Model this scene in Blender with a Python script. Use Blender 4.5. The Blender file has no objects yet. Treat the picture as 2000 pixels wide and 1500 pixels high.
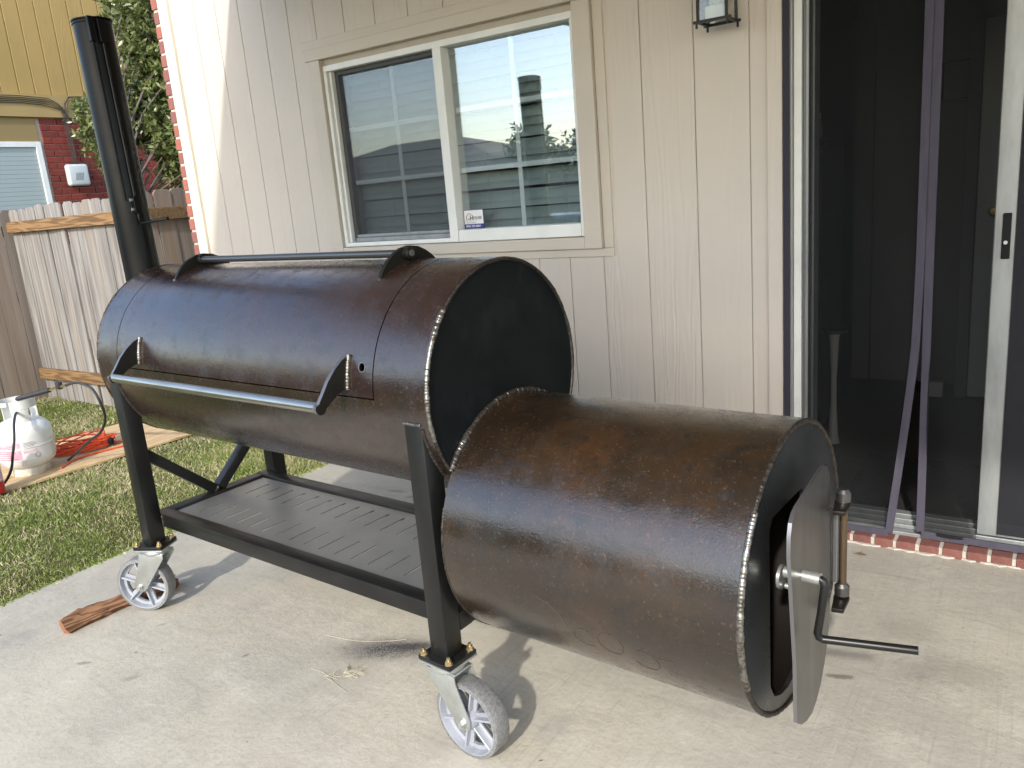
import bpy, bmesh, math, random
import numpy as np
from math import sin, cos, pi, radians, sqrt, atan2, degrees, hypot
from mathutils import Vector, Matrix
random.seed(7); rng = np.random.default_rng(7)
S = bpy.context.scene
COL = S.collection

# ------------------------------------------------------------------ camera
CAM = (8.2104, -3.0064, 1.3703); YAW, PITCH, ROLL, FPX = .605, -.2359, -.0853, 1554.17
fw = Vector((-sin(YAW)*cos(PITCH), cos(YAW)*cos(PITCH), sin(PITCH)))
rt = Vector((cos(YAW), sin(YAW), 0)); up = rt.cross(fw)
r2 = cos(ROLL)*rt + sin(ROLL)*up; u2 = -sin(ROLL)*rt + cos(ROLL)*up
cd = bpy.data.cameras.new('camera'); cam = bpy.data.objects.new('camera', cd); COL.objects.link(cam)
cam.matrix_world = Matrix(((r2.x, u2.x, -fw.x, CAM[0]), (r2.y, u2.y, -fw.y, CAM[1]), (r2.z, u2.z, -fw.z, CAM[2]), (0, 0, 0, 1)))
cd.sensor_width = 36; cd.lens = FPX/2000*36; cd.clip_start = .05; cd.clip_end = 2000
S.camera = cam
S.cycles.transparent_max_bounces = 24; S.cycles.max_bounces = 7; S.cycles.diffuse_bounces = 4; S.cycles.glossy_bounces = 3

# ------------------------------------------------------------------ sky, sun, exposure
SUN_DIR = Vector((-.2586, 1.0, -.672)).normalized()          # the way the light travels
elev = math.asin(-SUN_DIR.z)
W = bpy.data.worlds.new('World'); S.world = W; W.use_nodes = True
nt = W.node_tree; nt.nodes.clear()
sky = nt.nodes.new('ShaderNodeTexSky'); sky.sky_type = 'NISHITA'; sky.sun_disc = False
sky.sun_elevation = elev; sky.sun_rotation = atan2(-SUN_DIR.x, -SUN_DIR.y)
sky.air_density = 1.0; sky.dust_density = 1.4; sky.ozone_density = 1.0
bg = nt.nodes.new('ShaderNodeBackground'); bg.inputs[1].default_value = .15
wo = nt.nodes.new('ShaderNodeOutputWorld')
nt.links.new(sky.outputs[0], bg.inputs[0]); nt.links.new(bg.outputs[0], wo.inputs[0])
sl = bpy.data.lights.new('sun', 'SUN'); sl.energy = 1.3; sl.angle = radians(1.6); sl.color = (1, .965, .90)
so = bpy.data.objects.new('sun', sl); COL.objects.link(so)
so.rotation_euler = SUN_DIR.to_track_quat('-Z', 'Y').to_euler(); so.location = (9, -12, 9)
S.view_settings.view_transform = 'Standard'; S.view_settings.look = 'None'
S.view_settings.exposure = 1.6; S.view_settings.gamma = 1; S.view_settings.use_curve_mapping = False

# ------------------------------------------------------------------ materials
def mat(name, col, rough=.5, metal=0., spec=.5, noise=None, bump=None, coat=0, rvar=0, stretch=(1, 1, 1), emit=None):
    """noise=(scale, colour2, lo, hi[, detail])  bump=(scale, strength, dist)"""
    m = bpy.data.materials.new(name); m.use_nodes = True
    n = m.node_tree.nodes; l = m.node_tree.links; b = n['Principled BSDF']
    b.inputs['Base Color'].default_value = (*col, 1); b.inputs['Roughness'].default_value = rough
    b.inputs['Metallic'].default_value = metal; b.inputs['Specular IOR Level'].default_value = spec
    if coat: b.inputs['Coat Weight'].default_value = coat; b.inputs['Coat Roughness'].default_value = .25
    tc = mp = None
    if noise or bump or rvar:
        tc = n.new('ShaderNodeTexCoord'); mp = n.new('ShaderNodeMapping'); mp.inputs['Scale'].default_value = stretch
        l.new(tc.outputs['Object'], mp.inputs[0])
    if noise:
        t = n.new('ShaderNodeTexNoise'); t.inputs['Scale'].default_value = noise[0]; t.inputs['Detail'].default_value = noise[4] if len(noise) > 4 else 6
        t.inputs['Roughness'].default_value = .65
        l.new(mp.outputs[0], t.inputs['Vector'])
        r = n.new('ShaderNodeMapRange'); r.inputs[1].default_value = noise[2]; r.inputs[2].default_value = noise[3]
        l.new(t.outputs[0], r.inputs[0])
        x = n.new('ShaderNodeMix'); x.data_type = 'RGBA'; x.inputs[6].default_value = (*col, 1); x.inputs[7].default_value = (*noise[1], 1)
        l.new(r.outputs[0], x.inputs[0]); l.new(x.outputs[2], b.inputs['Base Color'])
    if rvar:
        t2 = n.new('ShaderNodeTexNoise'); t2.inputs['Scale'].default_value = 9; t2.inputs['Detail'].default_value = 5
        l.new(mp.outputs[0], t2.inputs['Vector'])
        r2_ = n.new('ShaderNodeMapRange'); r2_.inputs[1].default_value = .3; r2_.inputs[2].default_value = .7
        r2_.inputs[3].default_value = max(.02, rough-rvar); r2_.inputs[4].default_value = rough+rvar
        l.new(t2.outputs[0], r2_.inputs[0]); l.new(r2_.outputs[0], b.inputs['Roughness'])
    if bump:
        t3 = n.new('ShaderNodeTexNoise'); t3.inputs['Scale'].default_value = bump[0]; t3.inputs['Detail'].default_value = 5
        l.new(mp.outputs[0], t3.inputs['Vector'])
        bp = n.new('ShaderNodeBump'); bp.inputs['Strength'].default_value = bump[1]; bp.inputs['Distance'].default_value = bump[2]
        l.new(t3.outputs[0], bp.inputs['Height']); l.new(bp.outputs[0], b.inputs['Normal'])
    return m
class NT:
    """small helper for longer node graphs"""
    def __init__(s, m): s.m = m; s.n = m.node_tree.nodes; s.l = m.node_tree.links; s.b = s.n.get('Principled BSDF')
    def new(s, t, **k):
        x = s.n.new(t)
        for a, v in k.items(): setattr(x, a, v)
        return x
    def coord(s, scale=(1, 1, 1), out='Object', rot=(0, 0, 0), loc=(0, 0, 0)):
        tc = s.new('ShaderNodeTexCoord'); mp = s.new('ShaderNodeMapping'); mp.inputs['Scale'].default_value = scale
        mp.inputs['Rotation'].default_value = rot; mp.inputs['Location'].default_value = loc
        s.l.new(tc.outputs[out], mp.inputs[0]); return mp.outputs[0]
    def noise(s, vec, scale, detail=5, rough=.6, dist=0):
        t = s.new('ShaderNodeTexNoise'); t.inputs['Scale'].default_value = scale; t.inputs['Detail'].default_value = detail
        t.inputs['Roughness'].default_value = rough; t.inputs['Distortion'].default_value = dist; s.l.new(vec, t.inputs['Vector']); return t.outputs[0]
    def ramp(s, v, a, b, lo=0, hi=1):
        r = s.new('ShaderNodeMapRange'); r.interpolation_type = 'SMOOTHSTEP'
        for i, x in ((1, a), (2, b), (3, lo), (4, hi)): r.inputs[i].default_value = x
        s.l.new(v, r.inputs[0]); return r.outputs[0]
    def mix(s, f, a, b):
        x = s.new('ShaderNodeMix', data_type='RGBA')
        for i, v in ((0, f), (6, a), (7, b)):
            if isinstance(v, tuple): x.inputs[i].default_value = (*v, 1)
            elif isinstance(v, (int, float)): x.inputs[i].default_value = v
            else: s.l.new(v, x.inputs[i])
        return x.outputs[2]
    def math(s, op, a, b=0.):
        x = s.new('ShaderNodeMath', operation=op)
        for i, v in ((0, a), (1, b)):
            if isinstance(v, (int, float)): x.inputs[i].default_value = v
            else: s.l.new(v, x.inputs[i])
        return x.outputs[0]
    def bump(s, h, strength=.5, dist=.01, normal=None):
        b = s.new('ShaderNodeBump'); b.inputs['Strength'].default_value = strength; b.inputs['Distance'].default_value = dist
        s.l.new(h, b.inputs['Height'])
        if normal: s.l.new(normal, b.inputs['Normal'])
        return b.outputs[0]
    def set(s, **k):
        for a, v in k.items():
            i = s.b.inputs[a.replace('_', ' ')]
            if isinstance(v, tuple): i.default_value = (*v, 1)
            elif isinstance(v, (int, float)): i.default_value = v
            else: s.l.new(v, i)
def newmat(name):
    m = bpy.data.materials.new(name); m.use_nodes = True; return NT(m)

def oiled_steel(name, c1, c2, c3, rough):
    """mill-scale pipe wiped with oil: mottled browns, streaks round the pipe, pin-prick relief"""
    g = newmat(name)
    v = g.coord(); big = g.noise(v, 3.2, 5, .65); st = g.noise(g.coord((2.6, 1.2, 1.2)), 7, 6, .65); fine = g.noise(v, 60, 4, .7)
    c = g.mix(g.ramp(big, .36, .66), c1, c2); c = g.mix(g.ramp(st, .52, .78, 0, .7), c, c3)
    c = g.mix(g.ramp(fine, .62, .8, 0, .45), c, tuple(min(1, x*1.9) for x in c1))
    rust = g.noise(g.coord(loc=(4.2, 1.1, 7.3)), 4.5, 7, .72); spk = g.noise(v, 150, 3, .65); scale_ = g.noise(g.coord((1, 1.6, 1.6)), 19, 6, .72)
    c = g.mix(g.ramp(rust, .56, .72, 0, .5), c, tuple(a_*b_ for a_, b_ in zip(c2, (2.1, 1.55, 1.0))))
    c = g.mix(g.ramp(scale_, .52, .62, 0, .65), c, tuple(x*.45 for x in c1))
    c = g.mix(g.ramp(spk, .60, .70, 0, .6), c, tuple(min(1, x*3.2) for x in c2))
    scr = g.noise(g.coord((1.0, 34, 34), rot=(.5, .06, .1)), 3.2, 2, .5); c = g.mix(g.ramp(scr, .735, .76, 0, .35), c, tuple(min(1, x*4.5) for x in c1))
    rr = g.math('ADD', g.ramp(st, .3, .7, rough-.05, rough+.07), g.ramp(fine, .3, .75, -.02, .05))
    rr = g.math('ADD', rr, g.ramp(big, .35, .65, -.03, .05)); rr = g.math('ADD', rr, g.ramp(scale_, .45, .65, -.03, .07)); rr = g.math('ADD', rr, g.ramp(spk, .55, .7, 0, .10))
    pit = g.noise(v, 210, 3, .6); lump = g.noise(g.coord((1, 2.2, 2.2)), 26, 4, .55)
    n = g.bump(pit, .20, .002); n = g.bump(lump, .05, .006, n); n = g.bump(scale_, .10, .002, n)
    g.set(Base_Color=c, Roughness=g.math('ADD', rr, .06), Metallic=.3, Specular_IOR_Level=.3, Normal=n)
    g.set(Coat_Weight=1.0, Coat_Roughness=g.math('SUBTRACT', rr, .185), Coat_Normal=n, Coat_IOR=1.7)
    return g.m
M = {}
M['cook'] = oiled_steel('oiled_cook_chamber_steel', (.0155, .0074, .0052), (.028, .0120, .0072), (.0085, .0053, .0047), .38)
M['fire'] = oiled_steel('oiled_firebox_steel', (.0145, .0086, .0045), (.034, .0170, .0062), (.0078, .0055, .0038), .37)
M['plate'] = mat('dark_plate_steel', (.075, .080, .081), .30, .7, .5, noise=(5, (.05, .054, .055), .4, .65), rvar=.05)
M['cookend'] = mat('blue_black_end_plate', (.0045, .006, .0065), .45, 0, .22, noise=(7, (.010, .013, .013), .5, .7), rvar=.08)
M['doorplate'] = mat('grey_door_plate', (.16, .155, .145), .33, .75, .5, noise=(14, (.11, .107, .10), .35, .7), rvar=.05, stretch=(1, 1, .25))
M['black'] = mat('black_painted_tube', (.008, .008, .0078), .36, 0, .38, noise=(9, (.013, .0132, .012), .45, .7), rvar=.06)
M['stack'] = mat('black_stack_paint', (.0042, .0043, .0047), .33, 0, .2, noise=(7, (.008, .008, .008), .45, .7), rvar=.05, bump=(70, .04, .002))
M['bracket'] = mat('black_bracket_steel', (.008, .0073, .006), .4, .1, .35, noise=(12, (.013, .011, .008), .4, .7))
M['edge'] = mat('cut_steel_edge', (.22, .22, .23), .38, .8)
M['bar'] = mat('brushed_handle_steel', (.50, .48, .44), .27, .95, noise=(60, (.36, .34, .31), .4, .7), stretch=(.1, 1, 1))
M['hbar'] = mat('dull_hinge_steel', (.15, .145, .14), .34, .9)
M['brass'] = mat('brassy_hinge_tube', (.20, .15, .095), .30, .9, noise=(18, (.13, .095, .06), .4, .7), stretch=(1, 1, .2))
M['shelf'] = mat('grey_shelf_steel', (.20, .203, .202), .36, .5, .5, noise=(4, (.165, .168, .168), .4, .65), rvar=.05)
M['silver'] = mat('silver_wheel_paint', (.36, .375, .41), .5, .25, .4, noise=(22, (.27, .285, .31), .45, .7))
M['tread'] = mat('worn_iron_tread', (.27, .27, .265), .5, .4, .4, noise=(120, (.16, .16, .155), .40, .66), bump=(60, .3, .003))
M['zinc'] = mat('zinc_plate', (.50, .52, .49), .38, .75, noise=(20, (.40, .41, .39), .4, .7))
M['gold'] = mat('yellow_zinc_bolt', (.62, .50, .28), .3, .9)
M['inside'] = mat('bare_inner_steel', (.012, .0085, .0065), .6, .2, .3)
M['dark'] = mat('soot_interior', (.006, .006, .006), .9)
g = newmat('weld_bead_steel'); v = g.coord(); a = g.noise(v, 90, 3)
g.set(Base_Color=g.mix(g.ramp(a, .35, .7), (.30, .285, .26), (.09, .075, .058)), Roughness=.34, Metallic=.9); M['weld'] = g.m
g = newmat('dark_weld_bead_steel'); v = g.coord(); a = g.noise(v, 90, 3)
g.set(Base_Color=g.mix(g.ramp(a, .35, .7), (.060, .052, .044), (.026, .020, .015)), Roughness=.45, Metallic=.6); M['weld2'] = g.m

def wood_paint(name, c1, c2, grain=1.0, axis='Z', rough=.55):
    g = newmat(name)
    sc = (7, 7, .55) if axis == 'Z' else ((7, .55, 7) if axis == 'Y' else (.55, 7, 7))
    info = g.new('ShaderNodeObjectInfo'); off = g.new('ShaderNodeVectorMath', operation='ADD'); cx = g.new('ShaderNodeCombineXYZ')
    g.l.new(g.math('MULTIPLY', info.outputs['Random'], 31.), cx.inputs[0]); g.l.new(g.math('MULTIPLY', info.outputs['Random'], 17.), cx.inputs[2])
    g.l.new(g.coord(sc), off.inputs[0]); g.l.new(cx.outputs[0], off.inputs[1])
    n1 = g.noise(off.outputs[0], 1.1, 2, .5)
    rings = g.math('SINE', g.math('MULTIPLY', n1, 85.))
    fine = g.noise(off.outputs[0], 9, 4, .6)
    blot = g.noise(g.coord(), 1.7, 4)
    fade = g.ramp(g.noise(off.outputs[0], .7, 2), .38, .62)
    h = g.math('ADD', g.math('MULTIPLY', g.math('MULTIPLY', rings, fade), .5), g.math('MULTIPLY', fine, .35))
    c = g.mix(g.ramp(blot, .35, .7), c1, c2)
    g.set(Base_Color=c, Roughness=rough, Specular_IOR_Level=.35, Normal=g.bump(h, .40*grain, .004))
    return g.m
M['siding'] = wood_paint('beige_painted_siding', (.565, .505, .435), (.53, .48, .42))
M['trim'] = wood_paint('beige_painted_trim', (.55, .495, .42), (.50, .455, .39), .35, 'X')
M['creamtrim'] = wood_paint('cream_corner_trim', (.70, .66, .56), (.64, .60, .52), .3)
M['sheath'] = mat('painted_groove', (.44, .40, .34), .7)
M['goldsiding'] = wood_paint('ochre_painted_siding', (.40, .262, .085), (.36, .24, .082), .7)
M['goldtrim'] = wood_paint('ochre_painted_band', (.37, .26, .105), (.31, .22, .09), .6, 'Y')
M['vinyl'] = mat('white_vinyl', (.74, .75, .72), .42, 0, .4, noise=(6, (.66, .67, .64), .45, .7))
M['gasket'] = mat('dark_sash_gasket', (.045, .048, .045), .5)
M['muntin'] = mat('pale_grid_bar', (.82, .86, .87), .5)
M['blind'] = mat('pale_blind_slat', (.36, .42, .42), .5)
def brickmat(name, c1, c2, c3):
    g = newmat(name); info = g.new('ShaderNodeObjectInfo'); v = g.coord(); a = g.noise(v, 22, 5)
    c = g.mix(info.outputs['Random'], c1, c2)
    c = g.mix(g.ramp(a, .45, .72, 0, .75), c, c3)
    g.set(Base_Color=c, Roughness=.85, Specular_IOR_Level=.2, Normal=g.bump(g.noise(v, 160, 4), .35, .003)); return g.m
M['brick'] = brickmat('red_brick', (.34, .125, .09), (.22, .095, .085), (.17, .085, .075))
M['brick2'] = brickmat('deep_red_brick', (.24, .045, .032), (.15, .036, .030), (.10, .03, .028))
M['brick3'] = brickmat('threshold_brick', (.185, .075, .06), (.14, .06, .052), (.23, .11, .09))
M['mortar'] = mat('pale_mortar', (.45, .415, .36), .9, bump=(90, .4, .004))
M['mortar2'] = mat('pinkish_mortar', (.48, .38, .31), .9, bump=(90, .4, .004))
M['alu'] = mat('weathered_aluminium', (.31, .322, .318), .45, .4, noise=(14, (.22, .232, .228), .42, .68), stretch=(1, 1, .25))
M['aludark'] = mat('shadow_grey_track', (.16, .17, .17), .5, .4)
M['purple'] = mat('faded_purple_tape', (.058, .052, .073), .85, noise=(30, (.042, .038, .054), .4, .7), stretch=(1, 1, .2))
M['purple2'] = mat('dark_purple_tape', (.030, .026, .038), .9)
M['blackp'] = mat('black_plastic', (.008, .008, .0085), .65, 0, .2)
M['lantern'] = mat('black_lantern_metal', (.010, .009, .008), .45, .3)
def glass(name, refl, tint=(1, 1, 1), ior=1.5, mult=2.0):
    m = bpy.data.materials.new(name); m.use_nodes = True; n = m.node_tree.nodes; l = m.node_tree.links
    n.clear(); o = n.new('ShaderNodeOutputMaterial'); x = n.new('ShaderNodeMixShader')
    t = n.new('ShaderNodeBsdfTransparent'); t.inputs[0].default_value = (*tint, 1)
    gl = n.new('ShaderNodeBsdfGlossy'); gl.inputs['Roughness'].default_value = 0.004
    lw = n.new('ShaderNodeLayerWeight'); lw.inputs[0].default_value = .5; f = n.new('ShaderNodeMath'); f.operation = 'POWER'; f.inputs[1].default_value = 4.; l.new(lw.outputs['Facing'], f.inputs[0])
    a = n.new('ShaderNodeMath'); a.operation = 'MULTIPLY_ADD'; a.inputs[1].default_value = mult; a.inputs[2].default_value = refl; a.use_clamp = True
    l.new(f.outputs[0], a.inputs[0]); l.new(a.outputs[0], x.inputs[0]); l.new(t.outputs[0], x.inputs[1]); l.new(gl.outputs[0], x.inputs[2]); l.new(x.outputs[0], o.inputs[0])
    return m
M['glass'] = glass('coated_window_glass', .23, (.95, .99, .99), mult=.8)
M['doorglass'] = glass('door_glass', .05, (.7, .74, .73), mult=.8)
M['lampglass'] = glass('lantern_glass', .06, (.85, .86, .82))
def mesh_screen(name, col, opac, wave=0):
    m = bpy.data.materials.new(name); m.use_nodes = True; n = m.node_tree.nodes; l = m.node_tree.links
    b = n['Principled BSDF']; b.inputs['Base Color'].default_value = (*col, 1); b.inputs['Roughness'].default_value = .6; b.inputs['Specular IOR Level'].default_value = .08
    t = n.new('ShaderNodeBsdfTransparent'); x = n.new('ShaderNodeMixShader'); x.inputs[0].default_value = opac
    l.new(t.outputs[0], x.inputs[1]); l.new(b.outputs[0], x.inputs[2]); l.new(x.outputs[0], n['Material Output'].inputs[0])
    if wave:
        tc = n.new('ShaderNodeTexCoord'); mp = n.new('ShaderNodeMapping'); mp.inputs['Scale'].default_value = (2.2, 1, 1.1); mp.inputs['Rotation'].default_value = (0, .7, 0)
        l.new(tc.outputs['Object'], mp.inputs[0]); t3 = n.new('ShaderNodeTexNoise'); t3.inputs['Scale'].default_value = 3; l.new(mp.outputs[0], t3.inputs['Vector'])
        bp = n.new('ShaderNodeBump'); bp.inputs['Strength'].default_value = .6; bp.inputs['Distance'].default_value = .05
        l.new(t3.outputs[0], bp.inputs['Height']); l.new(bp.outputs[0], b.inputs['Normal'])
    return m
M['insect'] = mesh_screen('insect_screen_weave', (.09, .09, .10), .22)
M['curtain'] = mesh_screen('black_mesh_curtain', (.010, .011, .0113), .62, 1)
M['screen2'] = mesh_screen('grey_door_screen', (.028, .028, .032), .66)
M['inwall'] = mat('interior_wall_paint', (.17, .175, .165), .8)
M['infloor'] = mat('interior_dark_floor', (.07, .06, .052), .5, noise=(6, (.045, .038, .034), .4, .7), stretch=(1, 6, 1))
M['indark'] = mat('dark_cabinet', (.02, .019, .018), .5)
M['inwhite'] = mat('white_painted_wood', (.55, .56, .55), .5)
M['jar'] = mat('grey_blue_jar', (.25, .30, .33), .4)
M['mat'] = mat('dark_rib_mat', (.02, .02, .02), .9, bump=(90, 1, .01))
def weathered(name, c1, c2, c3, axis='Z'):
    g = newmat(name); info = g.new('ShaderNodeObjectInfo')
    sc = (16, 16, .7) if axis == 'Z' else ((.7, 16, 16) if axis == 'X' else (16, .7, 16))
    off = g.new('ShaderNodeVectorMath', operation='ADD'); cx = g.new('ShaderNodeCombineXYZ')
    for k in range(3): g.l.new(g.math('MULTIPLY', info.outputs['Random'], 13.+9*k), cx.inputs[k])
    g.l.new(g.coord(sc), off.inputs[0]); g.l.new(cx.outputs[0], off.inputs[1]); v = off.outputs[0]
    a = g.noise(v, 1.5, 6, .65, .3); b = g.noise(v, .55, 3, .5); k = g.noise(g.coord((3, 3, 1.2)), 3.2, 3)
    c = g.mix(g.ramp(a, .3, .7), c1, c2); c = g.mix(g.ramp(b, .5, .72, 0, .8), c, c3)
    c = g.mix(g.ramp(k, .66, .74, 0, .55), c, tuple(x*.5 for x in c1))
    c = g.mix(g.math('MULTIPLY', info.outputs['Random'], .35), c, tuple(x*.62 for x in c2))
    g.set(Base_Color=c, Roughness=.85, Specular_IOR_Level=.2, Normal=g.bump(a, .6, .006)); return g.m
M['picket'] = weathered('weathered_cedar', (.115, .104, .094), (.315, .30, .278), (.26, .20, .14))
M['picket2'] = weathered('brown_weathered_cedar', (.20, .155, .12), (.28, .23, .185), (.24, .17, .115))
def ringwood(name, c1, c2, axis):
    g = newmat(name); sc = (1.6, 22, 22) if axis == 'X' else (22, 1.6, 22)
    n1 = g.noise(g.coord(sc), .55, 2, .5); r = g.math('SINE', g.math('MULTIPLY', n1, 70.)); fine = g.noise(g.coord(sc), 4, 4)
    c = g.mix(g.ramp(r, -.6, .9), c1, c2); c = g.mix(g.ramp(fine, .45, .75, 0, .5), c, tuple(x*.6 for x in c2))
    g.set(Base_Color=c, Roughness=.8, Specular_IOR_Level=.25, Normal=g.bump(r, .2, .003)); return g.m
M['railwood'] = ringwood('brown_rail_wood', (.25, .15, .068), (.13, .075, .036), 'X')
M['railwoodY'] = ringwood('brown_rail_wood_side', (.20, .125, .06), (.13, .08, .04), 'Y')
M['ply'] = ringwood('bare_plywood', (.60, .44, .25), (.48, .33, .17), 'Y')
# concrete
g = newmat('broomed_concrete'); v = g.coord()
a = g.noise(v, 1.1, 6, .62); b = g.noise(v, 5.5, 6, .65); f = g.noise(v, 46, 5, .7); sp = g.noise(v, 150, 3, .6)
brush = g.noise(g.coord((60, 2.0, 1), rot=(0, 0, radians(-14))), 1.6, 4, .65)
c = g.mix(g.ramp(a, .36, .62), (.53, .485, .39), (.43, .402, .335))
c = g.mix(g.ramp(b, .44, .7, 0, .55), c, (.575, .54, .45))
c = g.mix(g.ramp(f, .5, .74, 0, .35), c, (.30, .28, .245))
c = g.mix(g.ramp(sp, .68, .78, 0, .5), c, (.20, .185, .165))
c = g.mix(g.ramp(brush, .52, .72, 0, .38), c, (.33, .31, .27)); c = g.mix(g.ramp(brush, .30, .44, .3, 0), c, (.60, .56, .48))
tw = g.noise(g.coord((1.0, 4.5, 1), rot=(0, 0, radians(38))), 3.4, 5, .6, .8); c = g.mix(g.ramp(tw, .56, .70, 0, .40), c, (.34, .32, .275)); c = g.mix(g.ramp(tw, .30, .42, .35, 0), c, (.62, .585, .50))
bl = g.noise(g.coord((1, 1, 1), loc=(3.1, 1.7, 0)), 2.6, 5, .6)
c = g.mix(g.ramp(bl, .62, .72, 0, .45), c, (.31, .29, .26))
def spot(cx, cy, rx, ry, ang, soft=.5, sc=9., amt=.35):
    mp = g.coord((1/rx, 1/ry, 0), rot=(0, 0, 0))
    # rotate / centre by hand
    n0 = g.new('ShaderNodeTexCoord'); s1 = g.new('ShaderNodeVectorMath', operation='SUBTRACT'); s1.inputs[1].default_value = (cx, cy, 0)
    g.l.new(n0.outputs['Object'], s1.inputs[0]); rr = g.new('ShaderNodeVectorRotate', rotation_type='Z_AXIS'); rr.inputs['Angle'].default_value = -ang
    g.l.new(s1.outputs[0], rr.inputs['Vector']); m2 = g.new('ShaderNodeVectorMath', operation='MULTIPLY'); m2.inputs[1].default_value = (1/rx, 1/ry, 0)
    g.l.new(rr.outputs[0], m2.inputs[0]); ln = g.new('ShaderNodeVectorMath', operation='LENGTH'); g.l.new(m2.outputs[0], ln.inputs[0])
    w = g.math('ADD', ln.outputs['Value'], g.math('MULTIPLY', g.math('SUBTRACT', g.noise(v, sc, 6, .7), .5), amt*3))
    return g.ramp(w, 1.0-soft, 1.0, 1, 0)
# overspray of black dust by the front caster, some smears, leaf prints and a soft painted firebox shadow
soot = g.math('MULTIPLY', spot(6.545, -1.405, .26, .10, radians(28), .95, 25., .3), g.ramp(g.noise(v, 190, 3, .6), .38, .54, .5, 1))
soot2 = g.math('MULTIPLY', spot(6.605, -1.36, .12, .035, radians(30), .9, 40., .3), .8)
c = g.mix(g.math('MULTIPLY', soot, .95), c, (.045, .042, .05)); c = g.mix(soot2, c, (.045, .043, .05))
for (x, y, rx, ry, an, kk) in ((7.80, -.945, .05, .016, .3, .8), (5.678, -1.919, .03, .014, .6, .55), (5.908, -1.897, .035, .016, .9, .35), (6.142, -1.643, .022, .008, 1.2, .6), (5.78, -1.80, .01, .006, 0, .6),
                           (5.694, -1.652, .03, .012, 1.0, .35), (5.62, -.33, .07, .022, .2, .45), (5.75, -.36, .06, .018, .4, .4), (6.25, -.30, .06, .012, .7, .35), (8.05, -.80, .20, .10, .4, .22), (7.93, -.62, .12, .08, 0, .2)):  # wide faint end spots: soft shadow of firebox and door put into the colour
    c = g.mix(g.math('MULTIPLY', spot(x, y, rx, ry, an, .6, 55., .5), kk), c, (.17, .145, .11))
h = g.math('ADD', g.math('MULTIPLY', brush, .55), g.math('ADD', g.math('MULTIPLY', f, .8), g.math('MULTIPLY', b, 1.5)))
g.set(Base_Color=c, Roughness=.88, Specular_IOR_Level=.25, Normal=g.bump(h, .42, .006)); M['concrete'] = g.m
g = newmat('slab_edge_concrete'); v = g.coord(); g.set(Base_Color=g.mix(g.noise(v, 12, 5), (.42, .40, .36), (.30, .28, .25)), Roughness=.9); M['slabedge'] = g.m
g = newmat('lawn_soil'); v = g.coord(); a = g.noise(v, 7, 6); b = g.noise(v, .9, 4)
c = g.mix(g.ramp(a, .35, .7), (.085, .075, .035), (.15, .135, .06)); c = g.mix(g.ramp(b, .4, .65, 0, .6), c, (.09, .11, .03))
g.set(Base_Color=c, Roughness=.95, Specular_IOR_Level=.1, Normal=g.bump(g.noise(v, 60, 5), .8, .03)); M['soil'] = g.m
def vcol(name, rough=.6, trans=.0, spec=.35):
    g = newmat(name); a = g.new('ShaderNodeAttribute', attribute_name='tint')
    g.set(Base_Color=a.outputs['Color'], Roughness=rough, Specular_IOR_Level=spec)
    if trans:
        t = g.new('ShaderNodeBsdfTranslucent'); g.l.new(a.outputs['Color'], t.inputs[0]); x = g.new('ShaderNodeMixShader'); x.inputs[0].default_value = trans
        g.l.new(g.b.outputs[0], x.inputs[1]); g.l.new(t.outputs[0], x.inputs[2]); g.l.new(x.outputs[0], g.n['Material Output'].inputs[0])
    return g.m
M['grass'] = vcol('lawn_blades', .65, .3); M['leaf'] = vcol('glossy_leaf', .32, .22, .5)
M['bark'] = mat('grey_bark', (.13, .11, .09), .9, noise=(12, (.07, .06, .05), .4, .7), bump=(25, .6, .02))
M['tank'] = mat('white_tank_enamel', (.72, .73, .70), .35, 0, .5, noise=(5, (.66, .66, .61), .5, .75))
M['rustwhite'] = mat('rusty_foot_ring', (.42, .36, .27), .6, 0, noise=(10, (.60, .57, .50), .4, .6))
M['label'] = mat('paper_label', (.72, .70, .70), .5, noise=(9, (.66, .60, .61), .5, .7))
M['labelpink'] = mat('pink_label_print', (.62, .34, .42), .5, noise=(12, (.68, .52, .56), .4, .65))
M['ink'] = mat('grey_print', (.12, .12, .14), .6)
M['brassfit'] = mat('brass_fitting', (.45, .33, .14), .35, .9)
M['rubber'] = mat('black_rubber_hose', (.02, .02, .02), .5, noise=(20, (.035, .035, .035), .4, .7))
M['orange'] = mat('orange_cord', (.70, .085, .022), .45)
M['red'] = mat('red_enamel', (.50, .012, .018), .3)
M['white'] = mat('white_print', (.75, .75, .76), .5)
M['navy'] = mat('navy_print', (.02, .035, .20), .5); M['inkd'] = mat('charcoal_print', (.03, .035, .06), .5)
M['log'] = ringwood('split_firewood', (.27, .145, .078), (.12, .058, .032), 'X')
M['logend'] = mat('sawn_firewood_end', (.32, .13, .06), .85, noise=(28, (.20, .08, .038), .35, .7), bump=(50, .5, .006))
M['barkred'] = mat('firewood_bark', (.16, .09, .055), .9, noise=(20, (.08, .045, .03), .4, .7), bump=(30, .7, .012))
M['straw'] = mat('dry_straw', (.42, .385, .29), .8)
M['leafdead'] = mat('dead_leaf', (.14, .09, .05), .8)
M['shingle'] = mat('brown_roof_shingle', (.17, .14, .125), .9, noise=(6, (.12, .10, .092), .4, .7))
M['farwall'] = mat('far_tan_wall', (.34, .28, .22), .85); M['soffit'] = mat('tan_soffit_paint', (.27, .25, .215), .7)
M['utility'] = mat('grey_utility_box', (.52, .56, .56), .5); M['utilmark'] = mat('grey_emblem', (.22, .25, .26), .5)
M['farpane'] = mat('neighbour_pane', (.20, .235, .225), .18, 0, .6)
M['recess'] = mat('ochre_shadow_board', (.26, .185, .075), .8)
M['chalk'] = mat('pale_chalk', (.058, .046, .035), .9)

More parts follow.
